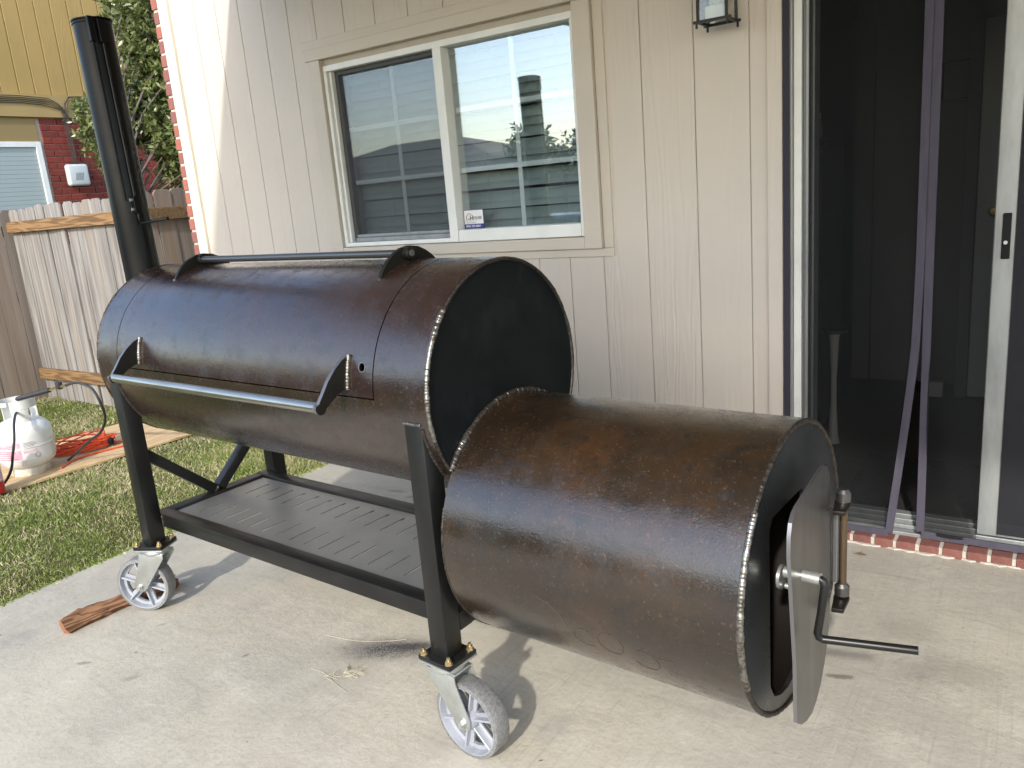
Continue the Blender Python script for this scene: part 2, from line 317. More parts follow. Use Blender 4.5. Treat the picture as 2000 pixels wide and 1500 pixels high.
# ------------------------------------------------------------------ mesh helpers
class MB:
    def __init__(s): s.v = []; s.f = []; s.m = []
    def add(s, vs, fs, mi=0):
        k = len(s.v); s.v += [tuple(map(float, p)) for p in vs]; s.f += [tuple(i+k for i in f) for f in fs]; s.m += [mi]*len(fs); return s
    def box(s, a, b, mi=0):
        x0, y0, z0 = (min(p, q) for p, q in zip(a, b)); x1, y1, z1 = (max(p, q) for p, q in zip(a, b))
        return s.add([(x0, y0, z0), (x1, y0, z0), (x1, y1, z0), (x0, y1, z0), (x0, y0, z1), (x1, y0, z1), (x1, y1, z1), (x0, y1, z1)],
                     [(0, 3, 2, 1), (4, 5, 6, 7), (0, 1, 5, 4), (1, 2, 6, 5), (2, 3, 7, 6), (3, 0, 4, 7)], mi)
    def tube(s, pts, r, n=10, closed=False, mi=0, cap=True):
        P = [Vector(p) for p in pts]; N = len(P); rs = r if isinstance(r, (list, tuple)) else [r]*N
        T = []
        for i in range(N):
            a = P[(i-1) % N] if (closed or i) else P[i]; b = P[(i+1) % N] if (closed or i < N-1) else P[i]
            t = (b-a); T.append(t.normalized() if t.length > 1e-9 else Vector((0, 0, 1)))
        ref = Vector((0, 0, 1)) if abs(T[0].z) < .9 else Vector((1, 0, 0)); nrm = (ref - T[0]*ref.dot(T[0])).normalized()
        vs = []; fs = []
        for i in range(N):
            nrm = (nrm - T[i]*nrm.dot(T[i]))
            nrm = nrm.normalized() if nrm.length > 1e-6 else T[i].orthogonal().normalized()
            bi = T[i].cross(nrm)
            for k in range(n):
                an = 2*pi*k/n; vs.append(P[i] + (nrm*cos(an)+bi*sin(an))*rs[i])
        for i in range(N if closed else N-1):
            j = (i+1) % N
            for k in range(n): fs.append((i*n+k, i*n+(k+1) % n, j*n+(k+1) % n, j*n+k))
        if cap and not closed: fs.append(tuple(range(n))[::-1]); fs.append(tuple((N-1)*n+k for k in range(n)))
        return s.add(vs, fs, mi)
    def cyl(s, a, b, r, n=20, r1=None, mi=0): return s.tube([a, b], [r, r if r1 is None else r1], n, mi=mi)
    def lathe(s, prof, c=(0, 0, 0), n=32, axis='Z', mi=0, sweep=1.0):
        vs = []; fs = []; m = len(prof)
        for k in range(n):
            an = 2*pi*k/n
            for (r, h) in prof:
                p = (r*cos(an), r*sin(an), h)
                if axis == 'Y': p = (p[0], p[2], p[1])
                if axis == 'X': p = (p[2], p[0], p[1])
                vs.append((p[0]+c[0], p[1]+c[1], p[2]+c[2]))
        for k in range(n):
            j = (k+1) % n
            for i in range(m-1): fs.append((k*m+i, j*m+i, j*m+i+1, k*m+i+1))
        return s.add(vs, fs, mi)
    def prism(s, poly, o, ex, ey, ez, mi=0, mside=None):
        """poly in (ex,ey) plane at o, extruded along the vector ez"""
        o, ex, ey, ez = map(Vector, (o, ex, ey, ez)); n = len(poly)
        A = [o+ex*p[0]+ey*p[1] for p in poly]; B = [p+ez for p in A]
        s.add(A+B, [tuple(range(n))[::-1], tuple(range(n, 2*n))], mi)
        return s.add(A+B, [(i, (i+1) % n, n+(i+1) % n, n+i) for i in range(n)], mi if mside is None else mside)
    def obar(s, a, b, w, h, upv=(0, 0, 1), mi=0):
        """bar of section w x h from a to b"""
        a, b = Vector(a), Vector(b); t = (b-a).normalized(); x = t.cross(Vector(upv)).normalized(); y = x.cross(t)
        return s.prism([(-w/2, -h/2), (w/2, -h/2), (w/2, h/2), (-w/2, h/2)], a, x, y, b-a, mi)
    def obj(s, name, mats, parent=None, smooth=35, bevel=0, fixn=True, seg=2):
        me = bpy.data.meshes.new(name); me.from_pydata(s.v, [], s.f)
        for m in (mats if isinstance(mats, (list, tuple)) else [mats]): me.materials.append(M[m] if isinstance(m, str) else m)
        if any(s.m): me.polygons.foreach_set('material_index', s.m)
        if bevel or fixn:
            bm = bmesh.new(); bm.from_mesh(me)
            bmesh.ops.remove_doubles(bm, verts=bm.verts, dist=1e-6)
            if fixn: bmesh.ops.recalc_face_normals(bm, faces=bm.faces)
            if bevel:
                ed = [e for e in bm.edges if len(e.link_faces) == 2 and e.calc_face_angle(0) > radians(30)]
                bmesh.ops.bevel(bm, geom=ed, offset=bevel, segments=seg, affect='EDGES', profile=.5, clamp_overlap=True)
            bm.to_mesh(me); bm.free()
        if smooth:
            me.polygons.foreach_set('use_smooth', [True]*len(me.polygons)); me.set_sharp_from_angle(angle=radians(smooth))
        me.update()
        o = bpy.data.objects.new(name, me); COL.objects.link(o)
        if parent: o.parent = parent
        return o
def tag(o, label=None, cat=None, group=None, kind=None):
    for k, v in (('label', label), ('category', cat), ('group', group), ('kind', kind)):
        if v: o[k] = v
    return o
def thing(name, label, cat, loc=(0, 0, 0), rz=0, group=None):
    o = bpy.data.objects.new(name, None); COL.objects.link(o); o.location = loc; o.rotation_euler = (0, 0, rz); o.empty_display_size = .1
    return tag(o, label, cat, group)
def share(o, loc, parent, rot=(0, 0, 0), name=None, scale=(1, 1, 1)):
    c = o.copy(); COL.objects.link(c); c.parent = parent; c.location = loc; c.rotation_euler = rot; c.scale = scale
    return c
def copy_tree(o, parent, loc, rz):
    c = o.copy(); COL.objects.link(c); c.parent = parent; c.location = loc; c.rotation_euler = (0, 0, rz)
    for ch in o.children:
        d = ch.copy(); COL.objects.link(d); d.parent = c
    return c
def part_empty(name, parent, loc=(0, 0, 0), rz=0):
    o = bpy.data.objects.new(name, None); COL.objects.link(o); o.parent = parent; o.location = loc; o.rotation_euler = (0, 0, rz); o.empty_display_size = .05
    return o
def text_mesh(txt, size, bold=0):
    cu = bpy.data.curves.new('t', 'FONT'); cu.body = txt; cu.size = size; cu.offset = bold; cu.resolution_u = 3
    to = bpy.data.objects.new('t', cu); COL.objects.link(to); dg = bpy.context.evaluated_depsgraph_get()
    me = bpy.data.meshes.new_from_object(to.evaluated_get(dg)); bpy.data.objects.remove(to); return me

# ------------------------------------------------------------------ setting: lawn, slab
gm = MB(); gm.add([(-400, -400, -.045), (400, -400, -.045), (400, 400, -.045), (-400, 400, -.045)], [(0, 1, 2, 3)])
tag(gm.obj('lawn_ground', 'soil', smooth=0, fixn=False), kind='structure')
sb = MB(); sb.box((4.95, -6.5, -.12), (11.2, .10, 0)); tag(sb.obj('patio_slab', 'concrete', bevel=.008), kind='structure')
# lawn blades (nobody could count them)
def grass():
    zones = [(2.9, 4.95, -3.0, .30, 15000), (.98, 2.9, -2.2, .42, 9000), (3.2, 4.0, .30, .9, 3000)]
    xs = []; ys = []
    for x0, x1, y0, y1, dens in zones:
        n = int((x1-x0)*(y1-y0)*dens); xs.append(rng.uniform(x0, x1, n)); ys.append(rng.uniform(y0, y1, n))
    n = 11000; xs.append(rng.uniform(3.9, 4.95, n)); ys.append(rng.uniform(-.35, -.02, n))
    ne = 5200; xs.append(4.95-np.abs(rng.normal(0, .022, ne))-.002); ys.append(rng.uniform(-3.0, -.1, ne)); edge0 = sum(len(q) for q in xs)-ne
    x = np.concatenate(xs); y = np.concatenate(ys); edge = np.arange(len(x)) >= edge0
    ply = (x > 2.66+.05*y) & (x < 3.50+.07*y) & (y > -2.4) & (y < .42); keep = ~ply; x, y, edge = x[keep], y[keep], edge[keep]; N = len(x)
    def fld(x, y, s, seed):
        q = np.zeros_like(x); r = np.random.default_rng(seed)
        for k in range(10):
            a = r.uniform(0, 2*pi); f = s*r.uniform(.5, 1.9); q += np.sin((x*cos(a)+y*sin(a))*f+r.uniform(0, 6.28))
        return q/4.5
    dry = fld(x, y, 3.2, 1)+.75*fld(x, y, 12, 2); tall = np.clip(.5+.5*fld(x, y, 5, 3), .1, 1.2)
    L = (.016+.024*tall)*rng.uniform(.5, 1.45, N)*np.where(edge, 1.75, 1.); w = rng.uniform(.0012, .0025, N); an = rng.uniform(0, 2*pi, N); lean = rng.uniform(.15, 1.25, N)
    la = rng.uniform(0, 2*pi, N); z0 = np.full(N, -.047)
    dx, dy = np.cos(an)*w, np.sin(an)*w; tx = np.cos(la)*np.sin(lean)*L; ty = np.sin(la)*np.sin(lean)*L; tz = np.cos(lean)*L
    V = np.empty((N, 4, 3)); base = np.stack([x, y, z0], 1)
    V[:, 0] = base+np.stack([-dx, -dy, 0*dx], 1); V[:, 1] = base+np.stack([dx, dy, 0*dx], 1)
    mid = base+np.stack([tx*.42, ty*.42, tz*.62], 1)
    V[:, 2] = mid+np.stack([dx*.75, dy*.75, 0*dx], 1); V[:, 3] = base+np.stack([tx, ty, tz], 1)
    V[:, 3, 2] = np.where(V[:, 3, 0] > 4.945, np.maximum(V[:, 3, 2], .002), V[:, 3, 2]); V[:, 2, 2] = np.where(V[:, 2, 0] > 4.945, np.maximum(V[:, 2, 2], .004), V[:, 2, 2])
    me = bpy.data.meshes.new('grass'); me.vertices.add(4*N); me.vertices.foreach_set('co', V.reshape(-1))
    F = np.empty((N, 6), int); b = np.arange(N)*4; F[:, 0] = b; F[:, 1] = b+1; F[:, 2] = b+2; F[:, 3] = b; F[:, 4] = b+2; F[:, 5] = b+3
    me.loops.add(6*N); me.loops.foreach_set('vertex_index', F.reshape(-1)); me.polygons.add(2*N)
    me.polygons.foreach_set('loop_start', np.arange(2*N)*3); me.update(); me.validate()
    green = np.array([.14, .20, .042]); lime = np.array([.27, .33, .09]); straw = np.array([.60, .54, .33]); brown = np.array([.34, .275, .155])
    p = np.where(edge, .15, np.clip(.43+.33*dry, .04, .88)); r = rng.uniform(0, 1, N); t = rng.uniform(0, 1, N)[:, None]
    col = np.where((r < p)[:, None], straw*(1-t*.5)+brown*t*.5, green*(1-t)+lime*t)*rng.uniform(.8, 1.3, N)[:, None]
    a = me.attributes.new('tint', 'FLOAT_COLOR', 'POINT'); c4 = np.ones((N, 4, 4)); c4[:, :, :3] = col[:, None, :]; c4[:, :2, :3] *= .8
    a.data.foreach_set('color', c4.reshape(-1)); me.materials.append(M['grass'])
    o = bpy.data.objects.new('grass', me); COL.objects.link(o); tag(o, 'patchy green and straw-coloured lawn beside the concrete slab', 'grass', kind='stuff')
grass()

# ------------------------------------------------------------------ the house
house = thing('house', 'beige board-sided house wall with window and patio door behind the smoker', 'house')
H = 2.72
WX0, WX1, WZ0, WZ1 = 5.169, 6.579, 1.1655, 2.0466       # white window frame
DX0, DX1, DZ1 = 7.395, 9.25, 2.06                       # patio door opening
b = MB()
for (x0, x1, z0, z1) in ((3.94, WX0, 0, H), (WX0, WX1, 0, WZ0), (WX0, WX1, WZ1, H), (WX1, DX0, 0, H), (DX0, DX1, DZ1, H), (DX1, 13, 0, H)):
    b.box((x0, .0061, z0), (x1, .11, z1))
b.obj('sheathing', 'sheath', house, smooth=0)
gro = [4.045, 4.235, 4.415, 4.597, 4.779, 4.958, 5.145, 5.338, 5.535, 5.735, 5.935, 6.135, 6.335, 6.49, 6.652, 6.856, 7.068, 7.274, 7.395, 7.6, 7.803, 8.006, 8.21, 8.41, 8.615, 8.818, 9.02, 9.25, 9.45, 9.655, 9.86, 10.06, 10.265]
for i in range(len(gro)-1):
    x0, x1 = gro[i]+.0016, gro[i+1]-.0016
    if i == 0: x0 = 4.028
    if abs(gro[i]-7.274) < .001: x1 = 7.336
    cuts = []
    if x1 > WX0-.02 and x0 < WX1+.02: cuts = [(.02, 1.12), (2.09, H)]
    elif x0 > DX0-.05 and x1 < DX1+.05: cuts = [(DZ1+.06, H)]
    else: cuts = [(.02, H)]
    for z0, z1 in cuts: MB().box((x0, 0, z0), (x1, .006, z1)).obj('siding_board', 'siding', house, smooth=0, bevel=.0015, seg=1)
# corner: cream trim board, brick return
MB().box((3.951, -.020, 0), (4.032, .016, H)).obj('corner_trim', 'creamtrim', house, smooth=0, bevel=.003)
MB().box((7.338, -.014, .02), (7.392, .016, 2.10)).obj('door_trim', 'siding', house, smooth=0, bevel=.003)
MB().box((7.338, -.0145, 2.103), (9.32, .0155, 2.17)).obj('door_trim', 'trim', house, smooth=0, bevel=.003)
MB().box((3.882, .0008, 0), (3.9465, 3.0, H)).obj('mortar_bed', 'mortar', house, smooth=0)
bk = None; zc = .004
for i in range(35):
    z = .004+i*.0768
    if bk is None:
        bk = MB().box((-.035, -.045, 0), (.034, .045, .0625)).obj('brick', 'brick', house, smooth=0, bevel=.002, seg=1); o = bk
    else: o = share(bk, (0, 0, 0), house)
    o.location = (3.912+random.uniform(-.004, .004), .041+random.uniform(-.003, .002), z); o.rotation_euler = (0, 0, random.uniform(-.02, .02))
# rest of the brick side wall (out of sight from the patio)
MB().box((3.885, .10, 0), (3.8995, 3.0, H)).obj('side_wall', 'brick2', house, smooth=0)
# threshold bricks (rowlock)
MB().box((7.35, -.072, .0), (9.3, .016, .030)).obj('mortar_bed', 'mortar', house, smooth=0)
ms = MB(); rs_ = random.Random(5); n_ = 90; top_ = [(7.35+1.95*k/n_, -.083+rs_.uniform(-.010, .006)) for k in range(n_+1)]
ms.prism([(9.3, -.06), (7.35, -.06)]+top_, (0, 0, .0008), (1, 0, 0), (0, 1, 0), (0, 0, .006)); ms.obj('mortar_smear', 'mortar', house, smooth=0)
tb = None
for i in range(26):
    x = 7.40+i*.0735
    if tb is None: tb = MB().box((-.0305, -.049, 0), (.0305, .049, .034)).obj('brick', 'brick3', house, smooth=0, bevel=.003, seg=2); o = tb
    else: o = share(tb, (0, 0, 0), house)
    o.location = (x, -.029+random.uniform(-.003, .003), .001+random.uniform(-.0015, .001)); o.rotation_euler = (random.uniform(-.02, .02), 0, random.uniform(-.03, .03))
# window trim
win = part_empty('window', house)
def tr(name, x0, x1, z0, z1, y0, y1, m='trim', par=None): return MB().box((x0, y0, z0), (x1, y1, z1)).obj(name, m, par or win, smooth=0, bevel=.0025)
tr('backing_trim', 5.075, 6.706, 1.077, 1.112, -.010, .014); tr('backing_trim', 6.663, 6.706, 1.113, 2.13, -.010, .014)
tr('backing_trim', 5.04, 6.706, 2.131, 2.175, -.010, .014)
tr('casing', 5.083, WX0-.003, 1.113, 2.076, -.030, .014); tr('casing', WX1+.003, 6.661, 1.1131, 2.0758, -.030, .014)
tr('casing', WX0-.002, WX1+.002, 1.1132, WZ0-.003, -.0295, .014); tr('casing', 5.07, 6.661, 2.077, 2.130, -.032, .014)
# white frame
tr('frame', WX0, WX1, WZ1-.028, WZ1, -.012, .10, 'vinyl'); tr('frame', WX0, WX0+.020, WZ0, WZ1-.028, -.012, .10, 'vinyl')
tr('frame', WX1-.018, WX1, WZ0, WZ1-.028, -.012, .10, 'vinyl'); tr('frame', WX0+.020, 5.862, WZ0, WZ0+.020, -.012, .10, 'vinyl')
tr('sill_rail', 5.914, WX1-.018, WZ0, WZ0+.054, -.016, .06, 'vinyl'); tr('mullion', 5.864, 5.912, WZ0+.0005, WZ1-.0285, -.018, .045, 'vinyl')
# left sash with insect screen
sx0, sx1, sz0, sz1 = WX0+.021, 5.863, WZ0+.021, WZ1-.029
tr('sash_track', sx0, sx0+.014, sz0, sz1, .006, .08, 'vinyl'); tr('gasket', sx0+.0145, sx0+.038, sz0, sz1, .028, .08, 'gasket')
tr('sash_track', sx0+.038, sx1, sz0, sz0+.020, .012, .08, 'alu'); tr('sash_track', sx0+.038, sx1, sz0+.021, sz0+.036, .024, .08, 'alu'); tr('gasket', sx0+.038, sx1, sz1-.02, sz1, .024, .08, 'gasket')
MB().box((sx0+.038, .026, sz0+.036), (sx1, .027, sz1-.02)).obj('insect_screen', 'insect', win, smooth=0)
MB().box((sx0+.038, .046, sz0+.036), (sx1, .050, sz1-.02)).obj('pane', 'glass', win, smooth=0)
MB().box((5.913, .036, WZ0+.054), (WX1-.018, .040, WZ1-.028)).obj('pane', 'glass', win, smooth=0)
for (x0, x1, y, z0, z1) in ((sx0+.038, sx1, .060, sz0+.036, sz1-.02), (5.913, WX1-.018, .052, WZ0+.054, WZ1-.028)):
    xm = (x0+x1)/2; tr('grid_bar', xm-.011, xm+.011, z0, z1, y, y+.006, 'muntin')
    for k in (1, 2):
        z = z0+(z1-z0)*k/3; tr('grid_bar', x0, x1, z-.011, z+.011, y+.001, y+.0075, 'muntin')
# blinds inside
bl = thing('window_blinds', 'pale closed slatted blinds hanging inside the house window', 'blinds')
sl_ = None
for i in range(20):
    if sl_ is None:
        sm = MB(); cs = [(-.026, 0), (-.013, .0035), (0, .0045), (.013, .0035), (.026, 0)]
        ca, sa = cos(radians(66)), sin(radians(66))
        P = [(a*ca-b_*sa, a*sa+b_*ca) for a, b_ in cs]
        vs = [(x, p[0], p[1]) for x in (5.20, 6.555) for p in P]
        sm.add(vs, [(k, k+1, k+6, k+5) for k in range(4)]); sl_ = sm.obj('slat', 'blind', bl, fixn=False); o = sl_
    else: o = share(sl_, (0, 0, 0), bl)
    o.location = (0, .135, 1.19+i*.044+random.uniform(-.001, .001)); o.rotation_euler = (0, random.uniform(-.0015, .0015), 0)
for x in (5.42, 6.02, 6.42): MB().cyl((x, .108, 1.17), (x, .108, 2.05), .0016, 6).obj('ladder_cord', 'blind', bl)
MB().cyl((6.12, .104, 1.62), (6.10, .104, 2.05), .0022, 6).obj('pull_cord', 'blind', bl)
MB().box((5.20, .11, 2.045), (6.555, .16, 2.085)).obj('head_rail', 'blind', bl, smooth=0)
# sticker on the right pane
st = thing('window_sticker', 'small white and navy security sticker in the corner of the window', 'sticker', (5.918, .0345, 1.222))
MB().box((0, 0, 0), (.108, .0012, .082)).obj('backing', 'white', st, smooth=0)
MB().box((-.0005, -.0006, -.0005), (.1085, .0006, .0195)).obj('phone_band', 'navy', st, smooth=0)
MB().box((-.002, .0002, -.002), (.110, .0018, .084)).obj('border', 'navy', st, smooth=0)
def flat_text(txt, size, x, z, m, par, bold=0, y=-.0012):
    me = text_mesh(txt, size, bold); me.materials.clear(); me.materials.append(M[m]); o = bpy.data.objects.new('lettering', me); COL.objects.link(o); o.parent = par
    o.location = (x, y, z); o.rotation_euler = (pi/2, 0, 0); return o
flat_text('(800) 229-6864', .0135, .006, .0055, 'white', st, .0002)
flat_text('N', .014, .020, .037, 'inkd', st); flat_text('H', .030, .032, .037, 'inkd', st, .0006); flat_text('OUSE', .019, .053, .040, 'inkd', st, .0002)
flat_text('Smart  Security', .0085, .012, .0235, 'ink', st)
rf = MB(); rf.obar((.010, -.0008, .052), (.029, -.0008, .069), .0006, .0035, (0, 1, 0)); rf.obar((.029, -.0008, .069), (.052, -.0008, .055), .0006, .0035, (0, 1, 0))
rf.obar((.014, -.0008, .037), (.014, -.0008, .056), .0006, .003, (0, 1, 0)); rf.obar((.006, -.0008, .0335), (.072, -.0008, .0345), .0006, .0022, (0, 1, 0)); rf.obj('house_emblem', 'inkd', st, smooth=0)

# patio door (aluminium) as a part of the house
dr = part_empty('patio_door', house)
tr('jamb', 7.396, 7.424, .03, DZ1, -.004, .11, 'alu', dr); tr('jamb', 7.4245, 7.452, .03, DZ1, .012, .11, 'vinyl', dr)
tr('track', 7.4525, 7.462, .03, DZ1, .028, .11, 'aludark', dr); tr('track', 7.4625, 7.474, .03, DZ1, .022, .11, 'alu', dr); tr('track', 7.4745, 7.481, .03, DZ1, .045, .11, 'aludark', dr); tr('track', 7.4815, 7.490, .03, DZ1, .038, .11, 'alu', dr)
tr('head', 7.396, DX1, DZ1-.04, DZ1+.04, -.003, .11, 'alu', dr)
tr('sill', 7.49, DX1, .031, .046, -.020, .13, 'alu', dr); tr('sill_track', 7.49, DX1, .0465, .062, .012, .020, 'alu', dr); tr('sill_track', 7.49, DX1, .0465, .070, .046, .054, 'alu', dr); tr('sill_track', 7.49, DX1, .0465, .075, .082, .12, 'alu', dr)
tr('stile', 8.052, 8.112, .063, DZ1-.041, .022, .044, 'alu', dr); tr('rail', 8.1125, 9.2, .063, .11, .023, .043, 'alu', dr); tr('rail', 8.1125, 9.2, DZ1-.10, DZ1-.042, .023, .043, 'alu', dr)
tr('pull', 8.075, 8.099, 1.03, 1.175, .010, .0219, 'blackp', dr)
MB().cyl((8.086, .0105, 1.083), (8.086, .006, 1.083), .006, 12).obj('lock_cylinder', 'zinc', dr)
MB().box((8.1125, .031, .11), (9.2, .035, DZ1-.10)).obj('pane', 'doorglass', dr, smooth=0)
MB().box((8.1125, .0145, .075), (9.2, .0155, DZ1-.06)).obj('insect_screen', 'screen2', dr, smooth=0)

# ------------------------------------------------------------------ mesh curtain over the doorway
mc = thing('screen_curtain', 'black mesh door curtain edged with purple tape, hanging in the patio doorway', 'curtain')
def xmeet(z, side):        # inner edge of a curtain half at height z
    if side < 0: return 7.862 - .022*max(0, (1.0-z))-(.050*max(0, (.75-z)/.7)**1.2)
    return 7.866 + .004*max(0, 1-z) - .002
def sheet(name, x0f, x1f, y, m, amp=.016, nz=30, nx=14):
    s_ = MB(); vs = []
    for k in range(nz+1):
        z = .060+(2.04-.060)*k/nz
        for i in range(nx+1):
            t = i/nx; x = x0f(z)*(1-t)+x1f(z)*t
            vs.append((x, y+amp*sin(3.1*x*4+z*2.3)*sin(pi*t)+.5*amp*sin(z*5+x*9)*sin(pi*t), z))
    s_.add(vs, [(k*(nx+1)+i, k*(nx+1)+i+1, (k+1)*(nx+1)+i+1, (k+1)*(nx+1)+i) for k in range(nz) for i in range(nx)]); return s_.obj(name, m, mc, fixn=False, smooth=80)
sheet('mesh_panel', lambda z: 7.487, lambda z: xmeet(z, -1), -.034, 'curtain'); sheet('mesh_panel', lambda z: xmeet(z, 1), lambda z: 8.054, -.036, 'curtain')
def tape(pts, w, m, y):
    t = MB(); vs = []
    for (x, z) in pts: vs += [(x-w/2, y, z), (x+w/2, y, z), (x+w/2, y+.004, z), (x-w/2, y+.004, z)]
    n = len(pts)
    for k in range(n-1):
        a, b_ = 4*k, 4*k+4; t.add([], []); t.f += [(a+i, a+(i+1) % 4, b_+(i+1) % 4, b_+i) for i in range(4)]; t.m += [0]*4
    t.f += [(0, 1, 2, 3), tuple(4*(n-1)+i for i in (3, 2, 1, 0))]; t.m += [0]*2; t.v = [tuple(p) for p in vs]
    return t.obj('edge_tape', m, mc, smooth=60)
zz = [.048+.10*k for k in range(21)]
tape([(xmeet(z, -1)-.012, z) for z in zz], .026, 'purple', -.047); tape([(xmeet(z, 1)+.013, z+.02) for z in zz], .026, 'purple', -.044)
tape([(7.408, .05), (7.408, 1.2), (7.406, 2.05)], .022, 'purple2', -.020)
MB().box((7.45, -.046, .034), (7.776, -.042, .058)).obj('hem_tape', 'purple', mc, smooth=0)
hm = MB(); hm.prism([(0, .048), (1.3, .036), (1.3, .060), (0, .072)], (7.885, -.045, 0), (1, 0, 0), (0, 0, 1), (0, .004, 0)); hm.obj('hem_tape', 'purple', mc, smooth=0)

# ------------------------------------------------------------------ room behind
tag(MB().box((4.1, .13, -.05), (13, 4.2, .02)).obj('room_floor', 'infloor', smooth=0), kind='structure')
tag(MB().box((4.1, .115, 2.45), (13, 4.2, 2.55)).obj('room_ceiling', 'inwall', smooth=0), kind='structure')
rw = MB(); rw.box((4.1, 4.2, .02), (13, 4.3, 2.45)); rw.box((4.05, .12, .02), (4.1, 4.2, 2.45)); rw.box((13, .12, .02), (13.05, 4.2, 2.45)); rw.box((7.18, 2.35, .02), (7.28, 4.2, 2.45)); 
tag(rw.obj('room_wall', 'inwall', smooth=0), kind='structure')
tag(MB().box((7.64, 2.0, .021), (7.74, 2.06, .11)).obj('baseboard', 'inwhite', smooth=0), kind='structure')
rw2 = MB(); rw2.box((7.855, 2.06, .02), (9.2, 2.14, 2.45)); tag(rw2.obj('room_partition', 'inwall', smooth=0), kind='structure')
idr = thing('interior_door', 'dim interior door with round brass knob seen through the mesh curtain', 'door', (7.86, 2.02, 0))
MB().box((0, 0, .03), (.76, .035, 2.03)).obj('leaf', 'inwhite', idr, smooth=0, bevel=.004)
MB().box((-.065, -.01, .025), (-.005, .036, 2.05)).obj('door_casing', 'inwall', idr, smooth=0, bevel=.004)
MB().lathe([(0, -.065), (.02, -.062), (.028, -.05), (.024, -.035), (.012, -.025), (.012, -.010), (.03, -.008), (.03, 0)], (.085, 0, 1.06), 20, 'Y').obj('knob', 'brassfit', idr)
pic = thing('picture_frame', 'dim framed picture on the wall inside the patio door', 'picture', (7.635, 2.327, 1.66))
MB().box((0, 0, 0), (.17, .02, .22)).obj('frame', 'indark', pic, smooth=0, bevel=.003); MB().box((.012, -.003, .012), (.158, -.0005, .208)).obj('print', 'inwall', pic, smooth=0)
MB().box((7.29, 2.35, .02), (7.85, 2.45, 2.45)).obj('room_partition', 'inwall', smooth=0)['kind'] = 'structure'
ct = thing('counter', 'dark kitchen counter deep inside the doorway', 'counter', (6.3, 1.2, 0))
MB().box((0, 0, .02), (.95, .5, 1.46)).obj('cabinet', 'indark', ct, smooth=0, bevel=.004); MB().box((-.02, -.02, 1.462), (.97, .52, 1.50)).obj('top', 'indark', ct, smooth=0, bevel=.004)
for (x, y, s, lab) in ((7.02, 1.35, .75, 'smaller grey jar on the dark counter inside the doorway'), (7.16, 1.38, 1.25, 'larger grey jar at the end of the dark counter inside the doorway')):
    j = thing('storage_jar', lab, 'jar', (x, y, 1.503), 0, 'jars on the counter')
    MB().lathe([(0, 0), (.036*s, 0), (.038*s, .01*s), (.038*s, .065*s), (.032*s, .075*s), (0, .075*s)], n=24).obj('body', 'jar', j); MB().lathe([(0, .077*s), (.034*s, .077*s), (.034*s, .10*s), (0, .10*s)], n=24).obj('lid', 'inwhite', j)
wl = thing('plant_stand', 'pale slender turned stand inside the doorway, seen through the mesh', 'stand', (7.36, 1.0, .021))
MB().lathe([(0, .0), (.030, .0), (.024, .03), (.014, .20), (.013, .33), (.022, .52), (.026, .56), (0, .56)], n=20).obj('leg', 'inwhite', wl); MB().lathe([(0, .561), (.06, .561), (.06, .575), (0, .575)], n=32).obj('top', 'indark', wl)
tag(MB().box((7.55, .22, .0205), (8.6, .85, .034)).obj('door_mat', 'mat', smooth=0, bevel=.004), 'black ribbed mat just inside the patio door', 'mat')

# ------------------------------------------------------------------ wall lantern
la = thing('wall_lantern', 'black square wall lantern with seeded glass above the siding', 'lantern', (7.20, -.115, 1.874))
# built about the lantern's bottom centre; 9 cm square
hw = .050
for sx in (-1, 1):
    for sy in (-1, 1):
        MB().box((sx*hw-.0045, sy*hw-.0045, .012), (sx*hw+.0045, sy*hw+.0045, .30)).obj('post', 'lantern', la, smooth=0)
        MB().cyl((sx*(hw+.004), sy*(hw+.004), -.012), (sx*(hw+.004), sy*(hw+.004), .004), .0042, 10).obj('finial', 'lantern', la)
for s_ in (-1, 1):
    MB().box((-hw-.016, s_*(hw)-.005, .0042), (hw+.016, s_*(hw)+.005, .0135)).obj('bottom_rail', 'lantern', la, smooth=0); MB().box((s_*hw-.005, -hw+.0052, .0045), (s_*hw+.005, hw-.0052, .013)).obj('bottom_rail', 'lantern', la, smooth=0)
    MB().box((-hw+.005, s_*(hw-.001)-.0012, .0137), (hw-.005, s_*(hw-.001)+.0012, .30)).obj('pane', 'lampglass', la, smooth=0); MB().box((s_*(hw-.001)-.0012, -hw+.005, .0137), (s_*(hw-.001)+.0012, hw-.005, .30)).obj('pane', 'lampglass', la, smooth=0)
MB().box((-.032, -.032, .016), (.032, .032, .058)).obj('candle_cup', 'vinyl', la, smooth=0, bevel=.004)
MB().lathe([(0, .06), (.02, .06), (.028, .10), (.024, .15), (0, .165)], n=20).obj('bulb', 'inwhite', la)
MB().lathe([(0, .36), (.02, .35), (.075, .302), (.075, .298), (0, .298)], n=4).obj('cap', 'lantern', la, smooth=0).rotation_euler = (0, 0, pi/4)
MB().tube([(0, .05, .10), (0, .085, .12), (0, .115, .17)], .008, 8).obj('arm', 'lantern', la); MB().box((-.055, .104, .10), (.055, .114, .34)).obj('back_plate', 'lantern', la, smooth=0, bevel=.004)

# ------------------------------------------------------------------ patio cover overhead
pc = thing('patio_cover', 'flat tan patio roof above the slab, seen mirrored in the window', 'roof')
MB().box((4.74, -3.50, 2.68), (10.6, .10, 2.70)).obj('ceiling', 'soffit', pc, smooth=0)
MB().box((4.725, -3.515, 2.6801), (4.74, .10, 2.84)).obj('fascia', 'soffit', pc, smooth=0); MB().box((4.7401, -3.515, 2.6802), (10.6, -3.5001, 2.84)).obj('fascia', 'soffit', pc, smooth=0)
MB().box((4.70, -3.54, 2.841), (10.64, .10, 2.88)).obj('roof_deck', 'shingle', pc, smooth=0)

